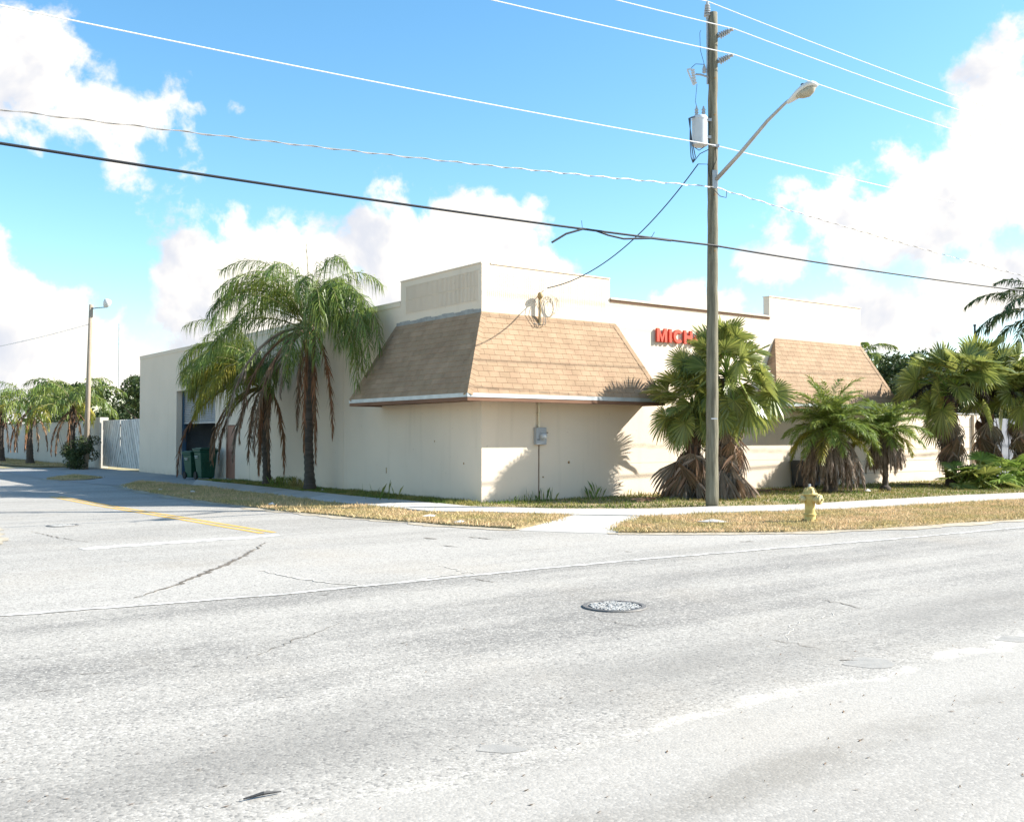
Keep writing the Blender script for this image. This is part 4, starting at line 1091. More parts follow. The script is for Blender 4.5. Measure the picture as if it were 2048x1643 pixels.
# fan palms
def fan_leaf(parent, base, az, el, lp, R, mleaf, mpet, spread=125, nseg=30, droop=.35, cup=.22, pet_droop=25, name='fan_leaf', roll=0.0, curl=.0, rp=.016, hinge=18):
    az, el = rad(az), rad(el); K = 6
    th = el-rad(pet_droop)*np.linspace(0, 1, K)**1.5
    h = np.array([math.cos(az), math.sin(az), 0]); P = [np.array(base, float)]
    for i in range(1, K):
        P.append(P[-1]+(h*math.cos(th[i])+_Z*math.sin(th[i]))*lp/(K-1))
    mb = MB(); mb.tube(P, [rp*1.5]+[rp]*(K-1), 4, True, 1)
    t = th[-1]-rad(hinge); ax = h*math.cos(t)+_Z*math.sin(t); sd = np.array([-h[1], h[0], 0]); nm = np.cross(ax, sd)
    if nm[2] < 0 and abs(nm[2]) > .2: nm = -nm
    sd = sd*math.cos(roll)+nm*math.sin(roll); nm = np.cross(ax, sd)
    if nm[2] < 0: nm = -nm
    O = P[-1]; V = []; F = []
    dphi = rad(2*spread)/nseg
    def pt(phi, r):
        d = ax*math.cos(phi)+sd*math.sin(phi)
        p = O+d*r+nm*(cup*abs(math.sin(phi))**1.3*r) 
        p = p-_Z*droop*(r/R)**2.6*R*.75 - nm*curl*(r/R)**2*R*math.cos(phi)
        return p
    for i in range(nseg):
        phi = -rad(spread)+dphi*(i+.5); Rl = R*(.70+.30*math.cos(phi*.75))*RNG.uniform(.92, 1.05)
        hz = R*.022*(1 if i % 2 else -1)
        o = len(V); e = dphi*.5
        V += [O-sd*.004, O+sd*.004, pt(phi-e, Rl*.58)-nm*hz, pt(phi+e, Rl*.58)+nm*hz, pt(phi-e*.62, Rl*.82)-nm*hz*.6, pt(phi+e*.62, Rl*.82)+nm*hz*.6]
        tip = pt(phi+RNG.normal(0, .03), Rl)-_Z*RNG.uniform(.0, droop*.45)*R*.5
        V += [tip]; F += [(o, o+1, o+3, o+2), (o+2, o+3, o+5, o+4), (o+4, o+5, o+6)]
    mb.add(V, F, 0)
    return obj(name, mb, [mleaf, mpet], parent)

def dead_fan(parent, base, az, drop, R, m, out=.35):
    return fan_leaf(parent, base, az, -10-20*RNG.random(), drop, R, M[m], M[m], spread=46+20*RNG.random(), nseg=16, droop=.55, cup=.45, pet_droop=78, name='dead_leaf', rp=.013)

def fan_palm(x, y, zc, lab, nl, R, lp, trunk_r, ndead, zdead, group, lean=(0, 0), loose=0, elmin=-35):
    q = thing('fan_palm', lab, 'palm tree', (x, y, .04), group)
    c = np.array([x+lean[0], y+lean[1], zc])
    mb = MB(); P = dense3([(x, y, .03), (x+lean[0]*.5, y+lean[1]*.5, zc*.5), tuple(c)], .12)
    mb.tube(P, [trunk_r*(1.15-.15*min(1, i/3)+.06*(i % 2)) for i in range(len(P))], 10); obj('trunk', mb, M['trunk'], q, True)
    boots(q, (c[0], c[1]), zc*.28, zc, trunk_r, 24, M['boots'], .22)
    for i in range(nl):
        f = i/nl; az = i*137.5+40; el = 86-(86-elmin)*f+RNG.normal(0, 11)
        dr_ = .04+.30*f*RNG.uniform(.4, 1.3)
        fan_leaf(q, c+_Z*.12*(1-f), az, el, lp*RNG.uniform(.6, 1.3)*(.8+.3*f), R*RNG.uniform(.75, 1.12), M['fan'], M['fan_young'], droop=dr_, pet_droop=18+22*f, roll=RNG.normal(0, .8), nseg=32, hinge=RNG.uniform(-8, 42))
    for i in range(ndead):
        az = i*137.5+75; z = zdead[0]+(zdead[1]-zdead[0])*i/max(1, ndead)
        dead_fan(q, (c[0]+math.cos(rad(az))*trunk_r, c[1]+math.sin(rad(az))*trunk_r, z), az, RNG.uniform(.35, .6), RNG.uniform(.55, .8), 'dead_grey' if i % 3 else 'dead')
    return q
FG = 'fan palms behind the wooden utility pole'
fa = fan_palm(6.05, -2.45, 3.15, 'large fan palm with wide crown, just right of the wooden utility pole', 62, .68, 1.02, .21, 26, (2.3, .85), FG)
fb = fan_palm(5.3, -1.95, 2.35, 'lower fan palm crowding the left side of the wooden utility pole', 38, .62, .72, .17, 24, (1.6, .8), FG, elmin=-30)
# dead leaves slumped round the base of both
for q, (x, y) in ((fa, (6.05, -2.45)), (fb, (5.3, -1.95))):
    for i in range(26):
        az = i*137.5+10+RNG.normal(0, 25); r = .30+.35*RNG.random()
        fan_leaf(q, (x+math.cos(rad(az))*r*.6, y+math.sin(rad(az))*r*.6, RNG.uniform(.45, 1.25)), az, RNG.uniform(-62, -22), .15, RNG.uniform(.5, .95), M['dead_grey' if i % 3 else 'dead'], M['dead'], spread=RNG.uniform(20, 60), nseg=14, droop=RNG.uniform(.1, .5), cup=RNG.uniform(.2, .9), roll=RNG.normal(0, .7), pet_droop=22, name='dead_leaf')

RG = 'fan palms clustered at the right end of the front lawn'
f1 = fan_palm(16.6, -2.6, 2.95, 'leftmost fan palm of the right hand cluster, hung with brown dead leaves', 44, .84, 1.25, .17, 14, (2.6, 1.5), RG, elmin=8)
f2 = fan_palm(18.7, -2.7, 3.05, 'middle fan palm of the right hand cluster with dark fruit stalks', 42, .84, 1.25, .17, 12, (2.6, 1.4), RG, elmin=8)
f3 = fan_palm(19.2, -3.6, 2.9, 'fan palm cut by the right picture edge', 34, .82, 1.15, .17, 12, (2.5, 1.3), RG, elmin=8)
for q, (x, y, z) in ((f1, (16.6, -2.6, 2.95)), (f2, (18.7, -2.7, 3.05)), (f3, (19.2, -3.6, 2.9))):
    for k in range(4):
        mb = MB(); az = 150+k*55+RNG.uniform(-15, 15); h = np.array([math.cos(rad(az)), math.sin(rad(az)), 0])
        P = [np.array([x, y, z])+h*t*1.25+_Z*(.45*math.sin(t*2.6)-.35*t*t) for t in np.linspace(0, 1, 8)]
        mb.tube(P, [.02]*8, 4)
        n = 220; ti = RNG.uniform(.3, 1, n); base = np.stack([np.interp(ti, np.linspace(0, 1, 8), [p[j] for p in P]) for j in range(3)], 1)
        D = RNG.normal(0, 1, (n, 3)); D[:, 2] -= .6; D /= np.linalg.norm(D, axis=1, keepdims=True)
        V, F = arr_strips(base, D, RNG.uniform(.08, .28, n), np.full(n, .022), np.full(n, .4)); mb.add(V, F)
        obj('fruit_stalk', mb, M['fruit'], q)
low = thing('fan_palm', 'low young fan palm without trunk sprouting on the lawn in the right hand cluster', 'palm tree', (16.2, -3.6, .04), RG)
for i in range(30):
    f = i/30; az = i*137.5; fan_leaf(low, (16.2+RNG.normal(0, .35), -3.6+RNG.normal(0, .3), .08), az, 78-58*f, .45+.5*(1-f)*RNG.random(), .62*RNG.uniform(.8, 1.1), M['fan_young' if i % 3 == 0 else 'fan'], M['fan_young'], droop=.25, nseg=24, roll=RNG.normal(0, .3))
low2 = thing('fan_palm', 'bright green low fan palm sprouting in front of the trunks near the right picture edge', 'palm tree', (17.9, -3.7, .04), RG)
for i in range(22):
    f = i/22; az = i*137.5; fan_leaf(low2, (17.9+RNG.normal(0, .2), -3.7+RNG.normal(0, .2), .08), az, 80-50*f, .5+.6*(1-f)*RNG.random(), .62*RNG.uniform(.8, 1.1), M['fan_young'], M['fan_young'], droop=.25, nseg=24, roll=RNG.normal(0, .3))
# tall palm whose crown enters the frame at the right edge
def sky_palm(x, y, z, lab, nf, ln, rt, matk='royal', group=None, name='royal_palm'):
    q = thing(name, lab, 'palm tree', (x, y, 0), group); c = np.array([x, y, z])
    mb = MB(); P = dense3([(x, y, 0), tuple(c)], .3); mb.tube(P, [rt]*len(P), 8); obj('trunk', mb, M['trunk'], q, True)
    for i in range(nf):
        frond(q, c, i*137.5+13, 72-70*i/nf, ln*RNG.uniform(.9, 1.1), 95, M[matk], M['rachis'], nl=54, ll=.75, lw=.06, sag=.55, plum=.2)
    return q
sky_palm(29.9, .3, 6.75, 'tall dark palm whose drooping crown enters at the upper right edge', 20, 3.6, .22)
sky_palm(29.2, 9.5, 5.2, 'distant small palm top showing between the canopy end and the dark trees', 14, 2.2, .16, 'queen', name='queen_palm')

# broadleaf trees and bushes
def leaf_cloud(centres, n, size, m, name, parent, dens=None):
    mb = MB(); V = []; F = []
    cs = np.array([c[:3] for c in centres]); rs = np.array([c[3] for c in centres])
    pr = rs**2/np.sum(rs**2); idx = RNG.choice(len(cs), n, p=pr)
    d = RNG.normal(0, 1, (n, 3)); d /= np.linalg.norm(d, axis=1, keepdims=True)
    rr = RNG.uniform(.35, 1.0, n)**.6*RNG.choice([1, 1, 1.12], n)
    p = cs[idx]+d*(rs[idx]*rr)[:, None]*np.array([1, 1, .82])
    a = RNG.normal(0, 1, (n, 3)); a /= np.linalg.norm(a, axis=1, keepdims=True)
    b = np.cross(a, RNG.normal(0, 1, (n, 3))); b /= np.linalg.norm(b, axis=1, keepdims=True)
    L_ = size*RNG.uniform(.6, 1.3, n)[:, None]
    V = np.stack([p-a*L_*.5, p+b*L_*.28, p+a*L_*.5, p-b*L_*.28], 1).reshape(-1, 3)
    F = [(4*i, 4*i+1, 4*i+2, 4*i+3) for i in range(n)]
    mb.add(V, F); return obj(name, mb, m, parent)
def tree(x, y, h, r, lab, m='leaf_dark', n=7000, size=.17, group=None, kx=1.0):
    t = thing('broadleaf_tree', lab, 'tree', (x, y, 0), group)
    mb = MB(); mb.tube([(x, y, 0), (x+.1, y, h*.35), (x, y+.1, h*.7)], [.2, .15, .06], 7)
    for k in range(6):
        a = k*1.05; mb.tube([(x+.08, y, h*(.3+.04*k)), (x+math.cos(a)*r*.4, y+math.sin(a)*r*.4, h*.55), (x+math.cos(a)*r*.75, y+math.sin(a)*r*.75, h*.72)], [.08, .05, .02], 5)
    obj('trunk', mb, M['trunk'], t)
    cs = []
    for k in range(26):
        a = RNG.uniform(0, 6.28); q = r*RNG.uniform(.1, .95)**.7; z = h*RNG.uniform(.42, .97)
        q *= math.sqrt(max(.15, 1-((z/h-.62)/.42)**2))
        cs.append((x+math.cos(a)*q*kx, y+math.sin(a)*q, z, RNG.uniform(.28, .6)*r*.55))
    leaf_cloud(cs, n, size, M[m], 'crown', t); return t
TG = 'dark trees behind the low cream wall'
tree(27.6, 6.4, 5.1, 2.5, 'dark leafy tree rising behind the low wall beside the canopy end', n=9000, group=TG)
tree(31.2, 7.5, 5.5, 3.0, 'dark leafy tree behind the leftmost fan palm of the right cluster', n=9000, group=TG)
tree(34.5, 6.0, 5.6, 3.2, 'dark leafy tree behind the grey sheet metal gate', n=9000, group=TG)
tree(39, 7.5, 5.8, 3.4, 'dark leafy tree beyond the right picture edge fan palm', n=7000, size=.22, group=TG)
tree(5.5, 43.5, 5.0, 2.6, 'dark tree rising behind the white diagonal board gate', n=7000, size=.22)
LG = 'dark trees behind the white garden wall'
tree(5.5, 66, 5.6, 3.6, 'dark tree behind the white wall near the left picture edge', n=6000, size=.28, group=LG)
tree(5.0, 56, 5.2, 2.8, 'dark tree behind the white wall next to the grey lamp pole', n=6000, size=.26, group=LG)
# far wood closing the horizon behind everything
cs = []
for k in range(150):
    a = rad(-62+k*1.5); h = _H*math.cos(a)+_R*math.sin(a); d = 135+25*math.sin(k*1.3)
    cs.append((CAM[0]+h[0]*d, CAM[1]+h[1]*d, 1.2+1.3*abs(math.sin(k*2.1)), 3.0))
tag(leaf_cloud(cs, 26000, .75, M['leaf_dark'], 'far_wood', None), 'low dark line of distant trees on the horizon', 'trees', kind='stuff')
bs = thing('bush', 'scruffy green bush at the foot of the grey lamp pole', 'bush', (-1.5, 33.3, 0))
mb = MB()
for k in range(14):
    a = k*2.4; mb.tube([(-1.5, 33.3, 0), (-1.5+math.cos(a)*.5, 33.3+math.sin(a)*.5, .9), (-1.5+math.cos(a)*.75, 33.3+math.sin(a)*.75, 1.5+.3*math.sin(k))], [.02, .014, .006], 4)
obj('stems', mb, M['trunk'], bs)
leaf_cloud([(-1.5+RNG.normal(0, .45), 33.3+RNG.normal(0, .45), RNG.uniform(.2, 1.55), .36) for _ in range(22)], 6500, .09, M['leaf_bush'], 'foliage', bs)

# ------------------------------------------------------------------ utility pole with lamp
PX, PY = G(1424, 1016)
PD = float((np.array([PX, PY])-CAM[:2])@_H[:2])
def up_(z): return np.array([PX+.085*z/11.7*.8, PY-.085*z/11.7*.6, z])
pole = thing('utility_pole', 'tall weathered wooden utility pole with street lamp and transformer', 'utility pole', (PX, PY, 0))
mb = MB(); zz = np.linspace(0, 11.47, 40)
mb.tube([up_(z)+np.array([RNG.normal(0, .004), RNG.normal(0, .004), 0]) for z in zz], [(.148-.048*z/11.7)*(1+RNG.normal(0, .012)) for z in zz], 14)
obj('shaft', mb, M['pole'], pole, True)
mb = MB()
for z in (9.9, 9.05, 8.3, 7.2, 5.9):
    mb.tube([up_(z)+_R*.11*0, up_(z)-_H*.135+_R*.03], .018, 5)
obj('bolts', mb, M['rust'], pole)
mb = MB(); p = up_(2.05)-_H*.143; mb.cbox(p+_R*.02, .14, .012, .03, -math.atan2(.6, .8)); obj('tag_plate', mb, M['paper'], pole)
RD = np.array([0, -1.0, 0])             # towards the road
Rr = _R
def insulator(P, d, L_, name='insulator'):
    mb = MB(); prof = [(.035, 0)]
    n = 5
    for i in range(n):
        a = L_*(.15+.8*i/n); prof += [(.038, a), (.085-.006*i, a+.01), (.085-.006*i, a+.035), (.038, a+.05)]
    prof += [(.03, L_), (.02, L_+.05)]
    mb.lathe(prof, tuple(P), 12, tuple(d)); return obj(name, mb, M['porcelain'], pole, False)
lat = (_R*.86-_H*.35+_Z*.32); lat /= np.linalg.norm(lat)
z2 = 1.65+(872-66)/FPX*PD; z3 = 1.65+(872-118)/FPX*PD
i2 = up_(z2)+_R*.10; i3 = up_(z3)+_R*.10
insulator(i2, lat, .32); insulator(i3, lat, .32)
for p in (i2, i3):
    mb = MB(); mb.cbox(p+lat*.36, .09, .05, .05, .5); obj('wire_clamp', mb, M['metal'], pole)
ptop = up_(11.28)-_R*.13
mb = MB(); mb.box(ptop[0]-.02, ptop[0]+.02, ptop[1]-.02, ptop[1]+.02, 9.8, 11.36); obj('top_bracket', mb, M['metal'], pole)
insulator(ptop+_Z*.05, (0, 0, 1), .36)
# transformer
tp = up_(8.36)-_R*.31-_H*.05
mb = MB(); mb.lathe([(.13, -.03), (.185, 0), (.18, .05), (.18, .58), (.19, .585), (.19, .62), (.16, .67), (.06, .70)], tuple(tp), 20); tr = obj('transformer', mb, M['tank'], pole, True)
mod = tr.modifiers.new('edge', 'EDGE_SPLIT'); mod.split_angle = rad(40)
for dx in (-.07, .09):
    mb = MB(); q = tp+_R*dx+_Z*.67; mb.lathe([(.03, 0), (.05, .03), (.03, .06), (.05, .09), (.03, .12), (.05, .15), (.028, .18), (.015, .24)], tuple(q), 10); obj('bushing', mb, M['porcelain'], tr)
for z in (.18, .58):
    mb = MB(); q = tp+_R*.22+_Z*z; mb.cbox(q, .12, .10, .07, -math.atan2(.6, .8)); obj('bracket', mb, M['metal'], tr)
mb = MB()
for k in range(3):
    mb.tube([tp-_R*(.13+.03*k)-_H*.13+_Z*.62, tp-_R*(.24+.02*k)-_H*.15+_Z*.58, tp-_R*(.25-.02*k)-_H*.14+_Z*.1, tp-_R*(.22-.05*k)-_H*.1-_Z*.30, tp-_R*(.17)-_H*.05-_Z*.42], .012, 5)
mb.tube([tp-_R*.17-_H*.05-_Z*.42, tp-_Z*.2, tp+_R*.2-_Z*.1], .010, 5)
mb.tube([tp-_R*.12-_Z*.05, tp-_R*.02-_Z*.12, tp+_R*.1-_Z*.04], .010, 5)
obj('secondary_leads', mb, M['cable_blue'], tr)
# fuse cutout and arrester
cz_ = 1.65+(872-145)/FPX*PD
cp = up_(cz_)-_R*.40
mb = MB(); mb.tube([cp+_R*.40-_Z*.02, cp+_R*.33-_Z*.05, cp+_R*.12+_Z*.02, cp+_Z*.03], .022, 6); cut = obj('fuse_cutout', mb, M['metal'], pole)
mb = MB(); pr = []
for i in range(6): pr += [(.03, i*.06), (.05, i*.06+.015), (.05, i*.06+.03), (.03, i*.06+.045)]
mb.lathe(pr, tuple(cp-_R*.02-_Z*.19), 10, (-.12, .09, .98)); obj('insulator', mb, M['tank'], cut)
mb = MB(); mb.tube([cp-_R*.20+_Z*.14, cp-_R*.10+_Z*.16], .018, 6); mb.tube([cp-_R*.19+_Z*.13, cp-_R*.05-_Z*.22], .022, 6); mb.tube([cp-_R*.05-_Z*.22, cp+_R*.02-_Z*.16], .02, 6); obj('fuse_tube', mb, M['tank'], cut)
mb = MB(); mb.lathe([(.04, 0), (.05, .02), (.04, .05), (.05, .08), (.04, .12), (.012, .2)], tuple(cp+_R*.20+_Z*.06), 10); obj('arrester', mb, M['porcelain'], cut)
mb = MB()
mb.tube([i2-_R*.38+_Z*.15, cp+_R*.10+_Z*1.0, cp+_R*.11+_Z*.6, cp+_R*.20+_Z*.26], .007, 4); obj('jumper', mb, M['cable_blue'], cut); mb = MB()
mb.tube([cp+_R*.20+_Z*.26, cp+_R*.0+_Z*.27, cp-_R*.10+_Z*.18], .007, 4); obj('jumper', mb, M['cable_blue'], cut); mb = MB()
mb.tube([cp+_R*.03-_Z*.2, cp-_R*.01-_Z*.6, tp-_R*.07+_Z*.9], .007, 4)
obj('jumper', mb, M['cable_blue'], cut)
# lamp arm and head
a0 = up_(7.55)+_R*.06-_H*.12
hd = np.array([CAM[0]+ray(1600, 185)[0]*1, 0, 0])
dd = ray(1600, 185); LD = 20.9/np.dot(dd, _H); head = CAM+dd*LD
arm_end = head-(_R*.40-_H*.55+_Z*.25)*.55
mb = MB(); mb.tube([a0, a0+(arm_end-a0)*.35+_Z*.0, a0+(arm_end-a0)*.75+_Z*.06, arm_end+_Z*.02, arm_end+(head-arm_end)*.4+_Z*.02], [.05, .045, .038, .032, .03], 8); obj('lamp_arm', mb, M['alu'], pole, True)
mb = MB(); q = up_(7.55)-_H*.135+_R*.02; mb.cbox(q, .11, .02, .42, -math.atan2(.6, .8)); obj('arm_bracket', mb, M['metal'], pole)
ad = head-arm_end; ad = ad/np.linalg.norm(ad); ahz = ad.copy(); ahz[2] = .28*np.linalg.norm(ad[:2]); ahz /= np.linalg.norm(ahz)
sdv = np.cross(ahz, _Z); sdv /= np.linalg.norm(sdv); upv = np.cross(sdv, ahz)
def ellip_body(cen, prof, m, name, parent, up0, up1):
    mb = MB(); V = []; n = 14
    for (t, w, hu, hl) in prof:
        for j in range(n):
            a = 2*math.pi*j/n; y = math.cos(a)*w; z = math.sin(a); z = z*hu if z > 0 else z*hl
            V.append(cen+ahz*t+sdv*y+upv*z)
    k = len(prof)
    F = [(i*n+j, i*n+(j+1) % n, (i+1)*n+(j+1) % n, (i+1)*n+j) for i in range(k-1) for j in range(n)]+[tuple(range(n-1, -1, -1)), tuple(range((k-1)*n, k*n))]
    mb.add(V, F); return obj(name, mb, m, parent, True)
hc = arm_end+ahz*.05
lh = ellip_body(hc, [(0, .04, .04, .04), (.12, .07, .06, .05), (.28, .13, .10, .04), (.48, .17, .13, .035), (.64, .165, .12, .03), (.72, .13, .08, .03), (.76, .06, .03, .02)], M['lamp'], 'lamp_head', pole, 0, 0)
ellip_body(hc-upv*.03, [(.26, .06, .0, .03), (.36, .12, .0, .09), (.50, .14, .0, .14), (.62, .12, .0, .11), (.70, .06, .0, .03)], M['lens'], 'lens', lh, 0, 0)
mb = MB(); mb.lathe([(.04, 0), (.04, .05)], tuple(hc+ahz*.45+upv*.12), 8, tuple(upv)); obj('photocell', mb, M['black'], lh)

# ------------------------------------------------------------------ wires
def wire(pts, r, m, label, group=None, sagk=0, name='overhead_wire', twist=0.0):
    mb = MB(); mb.tube(pts, r, 5)
    if twist:
        P = np.array(dense3([tuple(p) for p in pts], .10)); n = len(P); s = np.arange(n)*.10
        mb = MB(); mb.tube(pts, r*.7, 5)
        off = np.stack([np.zeros(n), np.cos(s*twist)*r*1.5, np.sin(s*twist)*r*1.5], 1); mb.tube(P+off, r*.7, 4)
    o = obj(name, mb, m); tag(o, label, 'cable', group); return o
def span(p0, end, sag, n=24):
    p0, end = np.array(p0, float), np.array(end, float)
    return [p0+(end-p0)*t-_Z*4*sag*t*(1-t) for t in np.linspace(0, 1, n)]
def line_pts(zp, zl, zr, p, T=46.0):
    """through the pole at p, running along the road: height zl 15 m to the left, zr 15 m to the right"""
    out = []
    k = .0011
    ml = (zl-zp+k*15*(T-15))/15; mr_ = (zr-zp+k*15*(T-15))/15
    for t in np.linspace(-T, T, 61):
        a = abs(t); m_ = ml if t < 0 else mr_
        out.append(np.array([p[0]+t, p[1], zp+m_*a-k*a*(T-a)]))
    return out
def zat(v, Y): return 1.65+(872-v)/FPX*Y
def line_from_photo(vp, u_l, v_l, u_r, v_r, p):
    """heights 15 m out come from where the wire leaves the frame"""
    def solve(u, v, sgn):
        # point p + (t,0) seen at column u
        k_ = (u-1024)/FPX; rel = np.array(p[:2])-CAM[:2]
        X0, Y0 = rel@_R[:2], rel@_H[:2]; dX, dY = .8, .6
        t = (k_*Y0-X0)/(dX-k_*dY); Y = Y0+t*dY
        return t, zat(v, Y)
    tl, zl = solve(u_l, v_l, -1); tr_, zr = solve(u_r, v_r, 1)
    zp = p[2]; k = .0011; T = 46.0; out = []
    ml = (zl-zp+k*abs(tl)*(T-abs(tl)))/abs(tl); mr_ = (zr-zp+k*tr_*(T-tr_))/tr_
    for t in np.linspace(-T, T, 81):
        a = abs(t); m_ = ml if t < 0 else mr_
        out.append(np.array([p[0]+t, p[1], zp+m_*a-k*a*(T-a)]))
    return out
WG = 'white overhead wires strung along the road'
top = ptop+_Z*.46
wire(line_from_photo(0, 700, -190, 2048, 232, top), .011, M['wire'], 'topmost white wire leaving the pin insulator on the pole top', WG)
q2 = i2+lat*.40; q3 = i3+lat*.40
wire(line_from_photo(0, 1275, 1, 2048, 257, q2), .011, M['wire'], 'white wire on the upper of the two side insulators', WG)
wire(line_from_photo(0, 1022, 0, 2048, 298, q3), .011, M['wire'], 'white wire on the lower of the two side insulators', WG)
pn = up_(zat(291, PD))-_H*.15+_R*.04
wire(line_from_photo(0, 0, 4, 2048, 430, pn), .011, M['wire'], 'white neutral wire passing the pole just below the transformer', WG)
mb = MB(); mb.cbox(pn+_H*.03, .16, .08, .06, -.6); obj('neutral_clamp', mb, M['metal'], pole)
pt_ = up_(zat(374, PD))-_H*.14
wire(line_from_photo(0, 0, 215, 2048, 550, pt_), .010, M['alu'], 'thin twisted grey wire fixed to the pole below the lamp arm', None, twist=9.0)
pc = up_(zat(492, PD))-_H*.16
tel = line_from_photo(0, 0, 284, 2048, 580, pc)
wire(tel, .024, M['cable'], 'thick black telephone cable crossing the pole at mid height')
# cut cable end lashed to the telephone cable
relc = pc[:2]-CAM[:2]
def tel_at(u):
    k_ = (u-1024)/FPX; X0, Y0 = relc@_R[:2], relc@_H[:2]; t = (k_*Y0-X0)/(.8-k_*.6)
    xs_ = [p[0] for p in tel]; zs_ = [p[2] for p in tel]
    return np.array([pc[0]+t, pc[1], np.interp(pc[0]+t, xs_, zs_)])
def at_depth(u, v, p):
    d = ray(u, v); Y = (p[:2]-CAM[:2])@_H[:2]; return CAM+d*(Y/(d@_H))
pts = [at_depth(u, v, tel_at(u)-_Z*.0)-np.array([0, .03, 0]) for u, v in ((1102, 485), (1130, 468), (1165, 458), (1190, 462), (1215, 471), (1245, 478), (1300, 477), (1340, 482))]
wire(dense3([tuple(p) for p in pts], .1), .022, M['cable'], 'loose cut black cable end bending away from the telephone cable', name='cut_cable')
mb = MB()
for (a, b) in (((1165, 458), (1163, 441)), ((1302, 476), (1309, 464))):
    mb.tube([at_depth(*a, tel_at(a[0])), at_depth(*b, tel_at(a[0]))], .006, 4)
tag(obj('lashing_wire', mb, M['cable']), 'two short wire ends sticking up from the black telephone cable', 'cable')
# service drop to the building
s0 = tp-_R*.05-_H*.05-_Z*.45
wire(span(s0, (2.0, -.06, 5.42), .55), .014, M['cable_blue'], 'dark sagging service wire from the transformer to the building', name='service_drop')
mb = MB()
e = up_(7.25)-_H*.13
mb.tube([up_(8.3)-_H*.13+_R*.03, up_(8.0)-_H*.13+_R*.06, up_(7.75)-_H*.14-_R*.05, up_(7.4)-_H*.13-_R*.09], .009, 4)
mb.tube([up_(7.3)-_H*.13+_R*.02, up_(7.15)-_H*.16+_R*.14, up_(7.12)-_H*.15+_R*.28, up_(7.28)-_H*.14+_R*.30], .009, 4)
mb.tube([s0, up_(7.9)-_H*.12-_R*.14, up_(7.6)-_H*.12-_R*.1], .008, 4)
obj('lamp_lead', mb, M['cable'], pole)

# ------------------------------------------------------------------ far lamp pole at left
lx, ly = G(171, 938)
fp = thing('lamp_pole', 'pale leaning timber pole with a small white lamp at far left', 'lamp pole', (lx, ly, 0))
mb = MB(); mb.tube([(lx, ly, 0), (lx+.10*_R[0], ly+.10*_R[1], 4), (lx+.2*_R[0], ly+.2*_R[1], 8.25)], [.135, .12, .10], 9); obj('shaft', mb, M['pole_far'], fp, True)
tpz = np.array([lx+.2*_R[0], ly+.2*_R[1], 8.05])
mb = MB(); mb.tube([tpz, tpz+_R*.45+_Z*.05, tpz+_R*.75+_Z*.07], .03, 6); obj('bracket_arm', mb, M['metal'], fp)
mb = MB(); mb.lathe([(.05, 0), (.12, .05), (.19, .22), (.19, .38), (.12, .45)], tuple(tpz+_R*.70+_Z*.05), 12, tuple(_R*.35+_Z*.9)); obj('lamp_head', mb, M['lamp'], fp, True)
wl = tpz-_Z*.75
wire(span(wl, wl-_R*14+_Z*(-3.0)-_H*8, .75), .018, M['metal'], 'thin wire sagging from the far lamp pole to the left edge', name='service_drop')
an = thing('radio_mast', 'hair thin antenna mast above the dark tree left of the building', 'antenna', (12, 75, 0))
mb = MB(); mb.tube([(12, 75, 0), (12, 75, 12.0)], .05, 5); obj('mast', mb, M['metal'], an)
mb = MB(); mb.tube([(12, 75.1, 0), (12, 75.1, 4.0)], .09, 5); obj('base_tube', mb, M['metal'], an)
d_ = ray(1950, 700); t_ = 44/(d_@_H); pp = CAM+d_*t_
st = thing('steel_post', 'thin dark post standing above the right hand fan palms', 'post', (pp[0], pp[1], 0))
mb = MB(); mb.tube([(pp[0], pp[1], 0), (pp[0], pp[1], zat(652, 44))], .05, 6); obj('shaft', mb, M['utility'], st)
mb = MB(); mb.tube([(pp[0], pp[1], zat(652, 44)), (pp[0], pp[1], zat(648, 44))], .065, 6); obj('cap', mb, M['utility'], st)

# ------------------------------------------------------------------ hydrant
hx, hy = G(1620, 1044, .04)
hy_ = thing('fire_hydrant', 'weathered yellow fire hydrant standing in the dry verge', 'fire hydrant', (hx, hy, .03))
HS = .69/.76
def hz(z): return .03+z*HS
mb = MB(); mb.lathe([(.155*HS, hz(0)), (.16*HS, hz(.02)), (.16*HS, hz(.05)), (.125*HS, hz(.06)), (.115*HS, hz(.09)), (.115*HS, hz(.15)), (.128*HS, hz(.16)), (.128*HS, hz(.19)), (.105*HS, hz(.20)), (.10*HS, hz(.30)), (.105*HS, hz(.42)), (.125*HS, hz(.46)), (.13*HS, hz(.54)), (.115*HS, hz(.58))], (hx, hy, 0), 20)
o = obj('barrel', mb, M['hydrant'], hy_, True); o.modifiers.new('edge', 'EDGE_SPLIT').split_angle = rad(42)
mb = MB(); mb.lathe([(.155*HS, hz(.0)+.001), (.165*HS, hz(.012)), (.165*HS, hz(.048)), (.14*HS, hz(.055))], (hx, hy, 0), 20); obj('base_flange', mb, M['rust'], hy_)
for k in range(8):
    a = k*math.pi/4; mb = MB(); mb.lathe([(.014, 0), (.014, .03)], (hx+math.cos(a)*.142*HS, hy+math.sin(a)*.142*HS, hz(.05)), 6); obj('bolt', mb, M['rust'], hy_)
mb = MB(); mb.lathe([(.155*HS, hz(.575)), (.165*HS, hz(.585)), (.16*HS, hz(.605)), (.13*HS, hz(.625)), (.12*HS, hz(.66)), (.09*HS, hz(.71)), (.05*HS, hz(.735)), (.045*HS, hz(.74))], (hx, hy, 0), 20); o = obj('bonnet', mb, M['hydrant'], hy_, True); o.modifiers.new('edge', 'EDGE_SPLIT').split_angle = rad(42)
